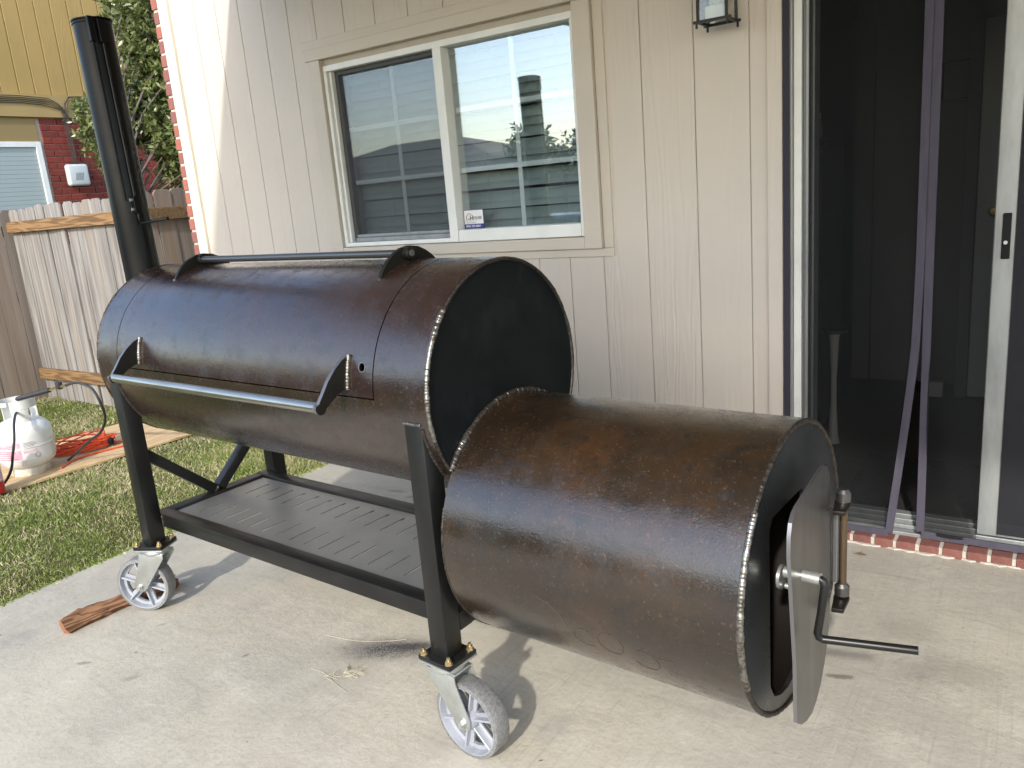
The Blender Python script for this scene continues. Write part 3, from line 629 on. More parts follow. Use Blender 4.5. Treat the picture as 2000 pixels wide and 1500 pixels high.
# ------------------------------------------------------------------ the offset smoker
PSI = -.0639
sm = thing('offset_smoker', 'large brown steel barrel smoker with side firebox on silver casters', 'smoker', (5.5525, -1.2888, 0), PSI)
HC, R, L = .9133, .305, 1.530
HF, RF, U0, U1 = .562, .3095, 1.537, 2.256
def cylpatch(mb, R, h, u0, u1, t0, t1, nu, nt, th=.008, full=False):
    """curved plate round the u axis, angles in degrees (180 = towards the viewer, 90 = top)"""
    vs = []
    for rr in (R, R-th):
        for i in range(nu+1):
            for k in range(nt+1):
                a = radians(t0+(t1-t0)*k/nt); vs.append((u0+(u1-u0)*i/nu, rr*cos(a), h+rr*sin(a)))
    n = (nu+1)*(nt+1); w = nt+1; fs = []; fi = []
    for i in range(nu):
        for k in range(nt):
            fs.append((i*w+k, i*w+k+1, (i+1)*w+k+1, (i+1)*w+k)); fi.append((n+i*w+k, n+(i+1)*w+k, n+(i+1)*w+k+1, n+i*w+k+1))
    for i in (0, nu):
        for k in range(nt): fs.append((i*w+k, i*w+k+1, n+i*w+k+1, n+i*w+k))
    if not full:
        for k in (0, nt):
            for i in range(nu): fs.append((i*w+k, (i+1)*w+k, n+(i+1)*w+k, n+i*w+k))
    k0 = len(mb.v); mb.add(vs, fs); mb.f += [tuple(a+k0 for a in f) for f in fi]; mb.m += [1]*len(fi); return mb
def circ(u, r, h, t0, t1, n): return [(u, r*cos(radians(t0+(t1-t0)*k/n)), h+r*sin(radians(t0+(t1-t0)*k/n))) for k in range(n+1)]
def weld(path, r, parent, pitch=.0065, closed=False, m='weld', flat=1.0, name='weld_bead'):
    """rippled bead along a path: overlapping puddles"""
    P = [Vector(p) for p in path]
    if closed: P = P+[P[0]]
    d = [0]
    for a, b_ in zip(P, P[1:]): d.append(d[-1]+(b_-a).length)
    Lw = d[-1]; n = max(4, int(Lw/pitch)); q = 4; pts = []; rs = []; j = 0
    rr = random.Random(int(Lw*1e4)+len(path))
    jit = [rr.uniform(.86, 1.08) for _ in range(n+1)]
    for i in range(n*q+(0 if closed else 1)):
        s_ = Lw*i/(n*q)
        while j < len(d)-2 and d[j+1] < s_: j += 1
        t = (s_-d[j])/max(1e-9, d[j+1]-d[j]); p = P[j].lerp(P[j+1], t)
        ph = (i % q)/q; k = jit[min(n, i//q)]
        pts.append(p); rs.append(r*k*(.90+.05*sin(s_*37)+.04*sin(s_*91+1)+.13*(ph if ph < .76 else .76-(ph-.76)*3)))
    return MB().tube(pts, rs, 8, closed).obj(name, m, parent, smooth=50)
# cook chamber: shell round the door opening
D0, D1, DT0, DT1 = .1305, 1.362, 84., 179.5
cc = part_empty('cook_chamber', sm)
gap = .0038; ga = degrees(gap/R)
mb = MB(); cylpatch(mb, R, HC, 0, D0, 84.-360, 84., 2, 128, full=True); mb.obj('shell', ['cook', 'inside'], cc, smooth=40)
mb = MB(); cylpatch(mb, R, HC, D1, L, 84.-360, 84., 2, 128, full=True); mb.obj('shell', ['cook', 'inside'], cc, smooth=40)
mb = MB(); cylpatch(mb, R, HC, D0, D1, DT1-360, DT0, 2, 96); mb.obj('shell', ['cook', 'inside'], cc, smooth=40)
mb = MB(); mb.lathe([(0, .004), (R-.007, .004), (R-.007, -.008), (0, -.008)], (L-.004, 0, HC), 128, 'X'); mb.obj('end_plate', 'cookend', cc, smooth=30)
mb = MB(); mb.lathe([(0, .004), (R-.007, .004), (R-.007, -.008), (0, -.008)], (.004, 0, HC), 96, 'X'); mb.obj('end_plate', 'cookend', cc, smooth=30)
weld(circ(L+.0005, R-.006, HC, 0, 360, 240)[:-1], .0052, cc, .0068, True, 'weld2'); weld(circ(-.001, R-.004, HC, 0, 360, 160)[:-1], .007, cc, .009, True, 'weld2')
# paler, shinier stretch laid over that bead
weld(circ(L+.0025, R-.003, HC, 136, 196, 100), .0070, cc, .0068, False, 'weld')
# door with a gauge hole
cd_ = part_empty('cook_door', sm)
hu, ht, hr = 1.321, 165., .0115
u_a, u_b, t_a, t_b = D0+gap, D1-gap, DT0+ga, DT1-ga
sq = .026; st_ = degrees(sq/R)
mb = MB()
cylpatch(mb, R, HC, u_a, hu-sq, t_a, t_b, 2, 48); mb2 = MB()
for (a, b_, c_, d_) in ((hu-sq, u_b, t_a, ht-st_), (hu-sq, u_b, ht+st_, t_b), (hu+sq, u_b, ht-st_, ht+st_)):
    nt_ = max(2, int((d_-c_)/2)); cylpatch(mb, R, HC, a, b_, c_, d_, 1, nt_)
vs = []; NN = 32
for rr_ in (R, R-.008):
    for k in range(NN):
        an = 2*pi*k/NN+pi/NN*0; ca, sa = cos(an), sin(an); m_ = max(abs(ca), abs(sa))
        du, dt = ca/m_*sq, sa/m_*sq
        vs.append((hu+du, rr_*cos(radians(ht)+dt/R), HC+rr_*sin(radians(ht)+dt/R)))
    for k in range(NN):
        an = 2*pi*k/NN; vs.append((hu+hr*cos(an), rr_*cos(radians(ht)+hr*sin(an)/R), HC+rr_*sin(radians(ht)+hr*sin(an)/R)))
fs = []
for k in range(NN):
    j = (k+1) % NN; fs += [(k, j, NN+j, NN+k), (2*NN+k, 3*NN+k, 3*NN+j, 2*NN+j), (NN+k, NN+j, 3*NN+j, 3*NN+k)]
mb.add(vs, fs); mb.obj('door_skin', ['cook', 'inside'], cd_, smooth=40)
rim = MB(); rim.tube([(hu+hr*cos(2*pi*k/24), (R+.0002)*cos(radians(ht)+hr*sin(2*pi*k/24)/R), HC+(R+.0002)*sin(radians(ht)+hr*sin(2*pi*k/24)/R)) for k in range(24)], .0014, 6, True); rim.obj('gauge_hole_rim', 'edge', cd_)
# front handle
hv, hz = -.393, .911
for i, u in enumerate((.272, 1.266)):
    pts = [(-.284, 1.021), (-.312, 1.010), (-.338, .992), (-.362, .968), (-.383, .940), (-.398, .921)]
    c0 = (hv, hz)
    for k in range(9): a = radians(155+200*k/8*.95); pts.append((c0[0]+.0165*cos(a), c0[1]+.0165*sin(a)))
    pts += [(-.360, .917), (-.340, .929), (-.322, .936), (-.299, .937), (-.296, .98)]
    w0 = MB(); w0.prism(pts, (u-.0055, 0, 0), (0, 1, 0), (0, 0, 1), (.011, 0, 0), 0, 1); w0.obj('handle_bracket', ['bracket', 'edge'], cd_, smooth=30)
    weld([(u+.0075, -sqrt((R+.003)**2-(z-HC)**2), z) for z in [.936+.0845*k/10 for k in range(11)]], .0062, cd_, .0075)
MB().cyl((.2775, hv, hz), (1.2605, hv, hz), .0135, 24).obj('handle_bar', 'bar', cd_)
MB().cyl((1.2715, hv, hz), (1.2735, hv, hz), .010, 20).obj('handle_plug', 'bracket', cd_)
# hinge lugs and bar on top
for u in (.285, 1.252):
    pts = [(-.139, 1.186), (-.128, 1.203), (-.108, 1.224), (-.082, 1.242), (-.055, 1.253), (-.025, 1.257), (.008, 1.252), (.035, 1.240), (.058, 1.225), (.07, 1.213)]
    pts += [((R-.003)*cos(radians(t)), HC+(R-.003)*sin(radians(t))) for t in (78, 84, 90, 96, 102, 108, 114, 116.5)]
    w0 = MB(); w0.prism(pts, (u-.006, 0, 0), (0, 1, 0), (0, 0, 1), (.012, 0, 0), 0, 1); w0.obj('hinge_lug', ['bracket', 'bracket'], cd_, smooth=30)
    weld([(u, -.139, 1.184), (u+.003, -.143, 1.181), (u+.006, -.146, 1.178)], .005, cd_, .004)
    MB().lathe([(.014, -.016), (.016, -.014), (.016, .010), (.012, .013), (0, .013)], (u+.012, -.040, 1.238), 24, 'X').obj('hinge_collar', 'bracket', cd_)
    MB().cyl((u+.020, -.040, 1.238), (u+.028, -.040, 1.238), .009, 6).obj('hinge_bolt', 'edge', cd_)
MB().cyl((.285, -.040, 1.2375), (1.252, -.040, 1.2375), .0105, 20).obj('hinge_bar', 'hbar', cd_)
# smoke stack
sk = part_empty('smoke_stack', sm, (-.032, -.058, 0)); sk.rotation_euler = (0, radians(-1.5), 0); SR = .061
MB().lathe([(SR, .88), (SR, 2.035), (SR+.003, 2.037), (SR+.003, 2.043), (SR-.005, 2.043), (SR-.005, .88)], n=48).obj('pipe', 'stack', sk, smooth=30)
MB().lathe([(0, 2.046), (SR+.004, 2.046), (SR+.004, 2.050), (0, 2.050)], (.0, .0, 0), 48).obj('rain_cap', 'stack', sk, smooth=30)
aa = radians(-8); rx, ry = (SR+.007)*cos(aa), (SR+.007)*sin(aa)
MB().tube([(rx, ry, 1.985), (rx, ry, 1.395), (rx+.003, ry, 1.380), (rx+.012, ry-.001, 1.371), (rx+.03, ry-.002, 1.370), (rx+.205, ry-.012, 1.374)], .0052, 10).obj('damper_rod', 'stack', sk)
MB().box((rx-.012, ry-.013, 1.965), (rx+.012, ry+.013, 2.04)).obj('damper_bracket', 'stack', sk, smooth=0, bevel=.002)
a2 = radians(-34); bx, by = (SR+.004)*cos(a2), (SR+.004)*sin(a2)
MB().box((bx-.007, by-.010, 1.97), (bx+.010, by+.006, 2.05)).obj('cap_hinge', 'stack', sk, smooth=0, bevel=.002)
MB().tube([(bx+.004, by-.004, 1.97), (bx+.004, by-.004, 1.45)], .0040, 8).obj('guide_rod', 'stack', sk)
MB().box((rx-.013, ry-.012, 1.405), (rx+.010, ry+.012, 1.465)).obj('rod_guide', 'stack', sk, smooth=0, bevel=.002)
for z in (1.42, 1.452): MB().cyl((rx-.002, ry-.012, z), (rx-.002, ry-.019, z), .006, 6).obj('guide_nut', 'zinc', sk)
# firebox
fb = part_empty('firebox', sm)
mb = MB(); cylpatch(mb, RF, HF, U0, U1-.002, 0, 360, 3, 160, th=.010, full=True); mb.obj('shell', ['fire', 'inside'], fb, smooth=40)
# end plate towards the cook chamber: disc
mb = MB(); mb.lathe([(0, 0), (RF-.011, 0), (RF-.011, .008), (0, .008)], (U0+.001, 0, HF), 96, 'X'); mb.obj('end_plate', 'plate', fb, smooth=30)
# outer end plate with an opening behind the door (polar grid, hole in (v,z))
def inhole(v, z): return -.150 < v < .05 and .335 < z < .735
mb = MB(); nr, na = 60, 180; vs = [(U1-.004, 0, HF)]
hole = [(-.150, .36), (-.128, .325), (-.09, .306), (-.045, .298), (0, .305), (.045, .33), (.06, .36), (.06, .70), (.04, .72), (-.13, .72), (-.150, .70)]
# ring between hole and rim by angular sweep about the hole's middle
hc = (-.045, .51)
def hole_r(a):
    dx, dz = cos(a), sin(a); best = 9
    for (p, q_) in zip(hole, hole[1:]+hole[:1]):
        ex, ez = q_[0]-p[0], q_[1]-p[1]; den = dx*ez-dz*ex
        if abs(den) < 1e-12: continue
        t = ((p[0]-hc[0])*ez-(p[1]-hc[1])*ex)/den; s_ = ((p[0]-hc[0])*dz-(p[1]-hc[1])*dx)/den
        if t > 0 and -1e-9 <= s_ <= 1+1e-9: best = min(best, t)
    return best
def rim_r(a):
    dx, dz = cos(a), sin(a); ox, oz = hc[0], hc[1]-HF; bq = ox*dx+oz*dz; return -bq+sqrt(bq*bq-(ox*ox+oz*oz-(RF-.010)**2))
na = 180; prof = []
for k in range(na):
    a = 2*pi*k/na; r0_, r1_ = hole_r(a), rim_r(a); prof.append(((hc[0]+r0_*cos(a), hc[1]+r0_*sin(a)), (hc[0]+r1_*cos(a), hc[1]+r1_*sin(a))))
vs = []
for (i_, o_) in prof: vs += [(U1, *i_), (U1, *o_), (U1-.010, *o_), (U1-.010, *i_)]
fs = []
for k in range(na):
    j = (k+1) % na
    for e in range(4): fs.append((4*k+e, 4*j+e, 4*j+(e+1) % 4, 4*k+(e+1) % 4))
mb = MB().add(vs, fs); mb.obj('face_plate', 'plate', fb, smooth=30)
weld(circ(U1-.0005, RF-.005, HF, 0, 360, 260)[:-1], .0062, fb, .0074, True, 'weld2'); weld(circ(U1+.0015, RF-.003, HF, 138, 205, 110), .0078, fb, .0074, False, 'weld')
# bead where the firebox meets the cook chamber end
arc = [p for p in circ(U0-.001, RF+.002, HF, 20, 160, 200) if hypot(p[1], p[2]-HC) < R-.002]
weld(arc, .0082, fb, .0066, False, 'weld2'); weld([p for p in arc if p[1] < -.17], .0086, fb, .0066, False, 'weld')
weld(circ(U0, RF-.002, HF, 160, 380, 160), .004, fb, .008, False, 'weld2')
# firebox door: straight top and sides, rounded foot, standing a little open
fd = part_empty('firebox_door', sm)
A0, A1 = Vector((2.319, -.240, 0)), Vector((2.293, .095, 0)); dv = (A1-A0).normalized(); nn = Vector((-dv.y, dv.x, 0)); nn = nn if nn.x > 0 else -nn
wd = (A1-A0).length
pl = [(.050, .327), (.085, .300), (.13, .279), (.175, .268), (.215, .272), (.255, .288), (.290, .318), (.318, .358), (wd, .40), (wd-.006, .70), (wd-.02, .748), (wd-.045, .772), (wd-.075, .783), (.05, .776), (.030, .772), (.012, .760), (.002, .738), (0, .70), (.02, .585), (.042, .46)]
w0 = MB(); w0.prism(pl, A0, dv, Vector((0, 0, 1)), nn*.007, 0, 1); w0.obj('door_plate', ['doorplate', 'edge'], fd, smooth=25)
hp = Vector((2.318, .122, 0))
MB().cyl((hp.x, hp.y, .478), (hp.x, hp.y, .672), .0092, 24).obj('hinge_tube', 'brass', fd)
for z in (.672, .452): MB().lathe([(0, .028 if z > .6 else .026), (.010, .027), (.0155, .020), (.0155, 0), (0, 0)], (hp.x, hp.y, z), 24).obj('hinge_cap', 'hbar', fd)
for z in (.662, .438):
    w0 = MB(); w0.prism([(-.062, -.012), (-.03, -.014), (.0, -.017), (.014, -.010), (.018, 0), (.014, .010), (0, .016), (-.06, .012)], (hp.x, hp.y, z), (-.12, 1, 0), (1, .12, 0), (0, 0, .010)); w0.obj('hinge_knuckle', 'bracket', fd, smooth=40, bevel=.002)
MB().box((hp.x-.014, hp.y-.026, .49), (hp.x-.004, hp.y-.010, .655)).obj('hinge_strap', 'edge', fd, smooth=0, bevel=.002)
MB().box((2.262, .095, .47), (2.300, .105, .66)).obj('hinge_leaf', 'plate', fd, smooth=0, bevel=.002)
# latch: shaft through the door, cam inside, crank outside
lv, lz_ = -.150, .622
MB().cyl((2.285, lv, lz_), (2.352, lv, lz_), .0115, 20).obj('latch_shaft', 'zinc', fd)
MB().lathe([(0, 0), (.024, 0), (.024, .006), (0, .006)], (2.276, lv-.0, lz_-.012), 24, 'X').obj('latch_cam', 'zinc', fd)
MB().cyl((2.285, lv+.005, lz_-.032), (2.318, lv+.005, lz_-.032), .006, 12).obj('stop_pin', 'zinc', fd)
ck = [(2.350, lv, lz_), (2.357, lv, lz_-.003), (2.360, lv, lz_-.012), (2.352, lv+.004, lz_-.075), (2.345, lv+.008, lz_-.118), (2.347, lv+.010, lz_-.127), (2.355, lv+.012, lz_-.131), (2.515, lv+.035, lz_-.118)]
MB().tube(ck, .0078, 14).obj('latch_handle', 'black', fd, smooth=50)
# chalk scribbles left on the firebox
def onfb(px): return px
ch = MB()
def chalk(pts):  # (u, angle)
        P = [(u, (RF+.0004)*cos(radians(t-17)), HF+(RF+.0004)*sin(radians(t-17))) for u, t in pts]; ch.tube(P, .0008, 5)
def arcp(u, t, ru, rt, a0, a1, n=14): return [(u+ru*cos(radians(a0+(a1-a0)*k/n)), t+rt*sin(radians(a0+(a1-a0)*k/n))) for k in range(n+1)]
chalk([(1.80, 205), (1.835, 208), (1.86, 213), (1.865, 217)]); chalk(arcp(1.905, 221, .028, 5, 60, 300)); chalk(arcp(1.968, 220, .03, 6, -40, 290)); chalk(arcp(2.045, 224, .03, 5.5, -120, 150)); chalk([(2.085, 217), (2.095, 229)]); chalk([(2.075, 220), (2.115, 219)])
ch.obj('chalk_mark', 'chalk', fb)
# legs
LW = .0575
legs = [(.067, -.272), (1.4755, -.272), (.067, .272), (1.4755, .272)]
for i, (u, v) in enumerate(legs):
    MB().box((u-LW/2, v-LW/2, .262), (u+LW/2, v+LW/2, .868)).obj('leg', 'black', sm, smooth=30, bevel=.004)
weld([(1.448, -.3018, .869), (1.504, -.3018, .869)], .0045, sm, .006)
pp = []
for k in range(14):
    v = -.300+.056*k/13; pp.append((1.506, v, HC-sqrt(R*R-v*v)))
weld(pp, .0050, sm, .006, m='weld2'); weld([(p[0]-1.4085, p[1], p[2]) for p in pp], .0048, sm, .006, m='weld2')
# lower frame and shelf
fz0, fz1, tw = .312, .362, .050
sf = part_empty('shelf_frame', sm)
MB().box((.040, -.2425, fz0), (1.503, -.2425+tw, fz1)).obj('rail', 'black', sf, smooth=30, bevel=.004); MB().box((.040, .2425-tw, fz0), (1.503, .2425, fz1)).obj('rail', 'black', sf, smooth=30, bevel=.004)
MB().box((.0405, -.1922, fz0+.0005), (.090, .1922, fz1-.0005)).obj('rail', 'black', sf, smooth=30, bevel=.004); MB().box((1.453, -.1922, fz0+.0005), (1.5025, .1922, fz1-.0005)).obj('rail', 'black', sf, smooth=30, bevel=.004)
weld([(.0975, -.2425, .315), (.0975, -.2425, .360)], .005, sf, .006, m='weld2')
# slotted sheet between the rails
sp_ = MB(); u0_, u1_, v0_, v1_ = .096, 1.447, -.186, .186; zt, zb = .3525, .3495
slots = [.188+.0735*k for k in range(17)]; hwid = .0048; edges = [u0_]
for s_ in slots: edges += [s_-hwid, s_+hwid]
edges.append(u1_); rows = [v0_, -.150, -.045, .040, .152, v1_]
for i in range(len(edges)-1):
    isslot = i % 2 == 1
    for j in range(5):
        if isslot and j in (1, 3): continue
        a = (edges[i], rows[j]); c_ = (edges[i+1], rows[j+1])
        sp_.box((a[0], a[1], zb), (c_[0], c_[1], zt))
bm = bmesh.new(); me = bpy.data.meshes.new('x'); me.from_pydata(sp_.v, [], sp_.f); bm.from_mesh(me); bmesh.ops.remove_doubles(bm, verts=bm.verts, dist=1e-5)
from collections import defaultdict
dd = defaultdict(list)
for f in bm.faces: dd[frozenset(v.index for v in f.verts)].append(f)
bmesh.ops.delete(bm, geom=[f for fl in dd.values() if len(fl) > 1 for f in fl], context='FACES'); bm.to_mesh(me); bm.free(); me.materials.append(M['shelf']); me.name = 'shelf_plate'
o = bpy.data.objects.new('shelf_plate', me); COL.objects.link(o); o.parent = sm
# braces on the stack end
for sgn in (-1, 1):
    b0 = MB(); b0.obar((.066, sgn*.246, .585), (.066, sgn*.012, .372), .036, .036, (1, 0, 0)); b0.obj('brace', 'black', sm, smooth=30, bevel=.003)
    b1 = MB(); b1.obar((1.4765, sgn*.246, .585), (1.4765, sgn*.012, .372), .036, .036, (1, 0, 0)); b1.obj('brace', 'black', sm, smooth=30, bevel=.003)
# casters
def caster(loc, rz):
    c = part_empty('caster', sm, loc, rz)       # wheel rolls along local x, trails to +x
    return c
def build_caster(c, tr_=.066):
    WR, wh = .1016, .0255
    MB().box((-.055, -.050, .2495), (.055, .050, .2615)).obj('mount_plate', 'black', c, smooth=30, bevel=.003); MB().box((-.056, -.051, .2435), (.056, .051, .249)).obj('top_plate', 'zinc', c, smooth=30, bevel=.0015)
    for sx in (-1, 1):
        for sy in (-1, 1):
            b_ = MB(); b_.cyl((sx*.043, sy*.039, .262), (sx*.043, sy*.039, .2645), .0105, 16); b_.cyl((sx*.043, sy*.039, .2645), (sx*.043, sy*.039, .2725), .0082, 6); b_.cyl((sx*.043, sy*.039, .2725), (sx*.043, sy*.039, .280), .0046, 12); b_.obj('bolt', 'gold', c, smooth=30)
    MB().lathe([(0, .2433), (.042, .2433), (.046, .236), (.046, .228), (.040, .222), (0, .222)], n=32).obj('swivel_race', 'zinc', c)
    fk = MB(); poly = [(-.044, .226), (.050, .226), (.052, .205), (.066+.024, .112), (.066+.021, .092), (.066+.008, .083), (.066-.010, .083), (.066-.024, .094), (-.018, .175), (-.044, .210)]
    for s_ in (-1, 1): fk.prism(poly, (0, s_*.0335-.0025, 0), (1, 0, 0), (0, 0, 1), (0, .005, 0))
    fk.box((-.044, -.0309, .2225), (.050, .0309, .2275)); fk.obj('fork', 'zinc', c, smooth=30, bevel=.0012)
    for s_ in (-1, 1): a_ = MB(); a_.cyl((tr_, s_*.036, .1016), (tr_, s_*.044, .1016), .0115, 6); a_.cyl((tr_, s_*.044, .1016), (tr_, s_*.048, .1016), .007, 12); a_.obj('axle_nut', 'zinc', c, smooth=30)
    # wheel: tread, dished rim, hub, six ribbed spokes
    cy_ = (tr_, 0, .1016)
    MB().lathe([(WR-.010, -wh), (WR-.001, -wh+.001), (WR, -wh+.003), (WR, wh-.003), (WR-.001, wh-.001), (WR-.010, wh)], cy_, 64, 'Y').obj('tread', 'tread', c, smooth=40)
    rm_ = MB(); rm_.lathe([(WR-.0102, -wh), (WR-.0125, -wh+.0005), (WR-.0165, -.007), (WR-.026, -.005), (WR-.026, .005), (WR-.0165, .007), (WR-.0125, wh-.0005), (WR-.0102, wh)], cy_, 64, 'Y')
    rm_.lathe([(0, -.028), (.020, -.028), (.024, -.020), (.027, -.006), (.027, .006), (.024, .020), (.020, .028), (0, .028)], cy_, 32, 'Y'); rm_.obj('rim', 'silver', c, smooth=35)
    spk = MB()
    for k in range(6):
        an = 2*pi*k/6+.3; ca, sa = cos(an), sin(an); ex = Vector((ca, 0, sa)); ez = Vector((-sa, 0, ca)); o_ = Vector(cy_)
        spk.prism([(.022, -.0125), (WR-.020, -.0145), (WR-.020, .0145), (.022, .0125)], o_-Vector((0, .004, 0)), ex, ez, (0, .008, 0))
        spk.prism([(.022, -.0028), (WR-.012, -.0028), (WR-.012, .0028), (.022, .0028)], o_-Vector((0, .019, 0)), ex, ez, (0, .038, 0))
    spk.obj('spokes', 'silver', c, smooth=30, bevel=.0012, seg=1)
    return c
c1 = build_caster(caster((1.4755, -.272, 0), radians(-2)))
copy_tree(c1, sm, (.067, -.272, 0), radians(180+28)); copy_tree(c1, sm, (.067, .272, 0), radians(160)); copy_tree(c1, sm, (1.4755, .272, 0), radians(10))

# ------------------------------------------------------------------ fences
def picket_mesh(h, w=.138, th=.016):
    m = MB(); e = .024; m.prism([(-w/2, 0), (w/2, 0), (w/2, h-e), (w/2-e, h), (-w/2+e, h), (-w/2, h-e)], (0, 0, 0), (1, 0, 0), (0, 0, 1), (0, th, 0)); return m
def fence(label, a, b_, mat_, railm, rails, h=1.60, side=-1, gapw=.1425):
    a, b_ = Vector((*a, 0)), Vector((*b_, 0)); d = (b_-a); n = max(1, int(d.length/gapw)); rz = atan2(d.y, d.x)
    f = thing('fence', label, 'fence', (a.x, a.y, -.045), rz, 'cedar fence sections round the yard')
    p0 = None
    for i in range(n):
        if p0 is None: p0 = picket_mesh(h).obj('picket', mat_, f, smooth=0, bevel=.0015, seg=1); o = p0
        else: o = share(p0, (0, 0, 0), f)
        o.location = ((i+.5)*gapw, random.uniform(-.007, .007), random.uniform(-.014, .012)); o.rotation_euler = (0, random.uniform(-.006, .006), random.uniform(-.05, .05))
    for z in rails:
        MB().box((.01, side*.042+(0 if side < 0 else .016), z), (d.length-.01, (0 if side < 0 else .016)+side*.004, z+.088)).obj('rail', railm, f, smooth=0, bevel=.003)
    return f
fence('grey-brown picket fence section at the left edge with no rails showing', (.95, -2.3), (.95, .44), 'picket2', 'railwoodY', (.25, .85, 1.40), 1.63, 1)
fence('pale sunlit picket fence section with two brown rails behind the stack', (.985, .315), (2.79, .315), 'picket', 'railwood', (.19, 1.43), 1.625, -1)
fence('shaded picket fence section beside the house corner', (2.80, .34), (2.80, 1.9), 'picket2', 'railwoodY', (.19, 1.43), 1.64, -1)

# ------------------------------------------------------------------ neighbour's house beyond the fence
NX = -2.2
nb = thing('neighbour_house', 'ochre-sided brick house beyond the fence at the left', 'house')
MB().box((NX-.6, .0, -.05), (NX-.02, 6.2, 6.0)).obj('core_wall', 'mortar2', nb, smooth=0)
ys = [.61, .81, 1.01, 1.21, 1.41, 1.61, 1.81, 2.015, 2.217, 2.405, 2.60, 2.80, 3.01, 3.21, 3.41, 3.61, 3.81, 4.01, 4.21, 4.41, 4.61, 4.81]
for a, b_ in zip(ys, ys[1:]): MB().box((NX-.018, a+.006, 3.005), (NX, b_-.006, 5.2)).obj('siding_board', 'goldsiding', nb, smooth=0, bevel=.003, seg=1)
MB().box((NX-.0195, .3, 3.002), (NX-.012, 5.5, 5.2)).obj('siding_back', 'goldsiding', nb, smooth=0)
MB().box((NX-.019, .3, 2.735), (NX+.03, 2.90, 3.0)).obj('band_board', 'goldtrim', nb, smooth=0, bevel=.004); MB().box((NX-.019, 2.905, 2.735), (NX+.03, 5.5, 3.0)).obj('band_board', 'goldtrim', nb, smooth=0, bevel=.004)
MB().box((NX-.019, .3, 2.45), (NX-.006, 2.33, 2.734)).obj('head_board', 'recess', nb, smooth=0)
nw = part_empty('window', nb)
MB().box((NX-.019, 2.27, .9), (NX+.012, 2.335, 2.449)).obj('frame', 'vinyl', nw, smooth=0, bevel=.003); MB().box((NX-.019, .7, 2.385), (NX+.0115, 2.2695, 2.4485)).obj('frame', 'vinyl', nw, smooth=0, bevel=.003)
MB().box((NX-.0195, .7, .9), (NX-.016, 2.27, 2.385)).obj('pane', 'farpane', nw, smooth=0)
s0 = None
for i in range(22):
    if s0 is None: s0 = MB().box((0, .72, 0), (.004, 2.265, .048)).obj('blind_slat', 'blind', nw, smooth=0); o = s0
    else: o = share(s0, (0, 0, 0), nw)
    o.location = (NX-.0155, 0, 1.25+i*.0515); o.rotation_euler = (0, radians(4), 0)
b0 = None; bw, bh = .212, .0767
for r in range(20):
    z = 2.735-(r+1)*bh
    y = 2.378-(.10 if r % 2 else 0)
    k = 0
    while y < 5.0:
        y0 = max(y, 2.378); y1 = y+bw-.012
        if y1-y0 > .03:
            if b0 is None: b0 = MB().box((-.02, -.1, 0), (0.001, .1, bh-.011)).obj('brick', 'brick2', nb, smooth=0, bevel=.002, seg=1); o = b0
            else: o = share(b0, (0, 0, 0), nb)
            o.location = (NX+random.uniform(-.002, .002), (y0+y1)/2, z); o.scale = (1, (y1-y0)/.2, 1)
        y += bw
ub = thing('utility_box', 'grey plastic service box with striped emblem on the brick wall', 'utility box', (NX+.004, 2.69, 1.905))
MB().box((0, -.135, 0), (.09, .135, .265)).obj('case', 'utility', ub, smooth=40, bevel=.03, seg=4)
for k in range(4):
    w0 = MB(); w0.prism([(-.05+.026*k-.008, .07), (-.05+.026*k+.006, .07), (-.05+.026*k+.030, .16), (-.05+.026*k+.016, .16)], (.0905, 0, 0), (0, 1, 0), (0, 0, 1), (.002, 0, 0)); w0.obj('emblem_stripe', 'utilmark', ub, smooth=0)
cb = thing('service_cables', 'black cables running along the ochre band down to the service box', 'cables')
for i in range(5):
    dz = .02*i; yy = 2.66+.016*i
    MB().tube([(NX+.04, .4, 2.985+dz*.3), (NX+.04, 1.4, 2.97-dz), (NX+.04, 2.2, 2.975-dz), (NX+.042, 2.52-dz, 2.96-dz), (NX+.045, yy-.03, 2.90-dz), (NX+.045, yy, 2.75), (NX+.03, yy, 2.6), (NX+.028, yy+.005, 2.3), (NX+.03, 2.69+.004*i, 2.165)], .0042, 6).obj('cable', 'rubber', cb)
MB().tube([(NX+.045, 2.70, 2.75), (NX+.05, 2.71, 2.90), (NX+.05, 2.78, 2.985), (NX+.05, 3.0, 2.995), (NX+.05, 4.6, 3.0)], .008, 6).obj('cable', 'rubber', cb)
MB().tube([(NX+.055, 2.72, 2.8), (NX+.06, 2.75, 2.93), (NX+.06, 2.86, 2.97), (NX+.06, 2.98, 2.94), (NX+.06, 3.0, 2.84), (NX+.06, 2.9, 2.79)], .005, 6).obj('cable', 'rubber', cb)

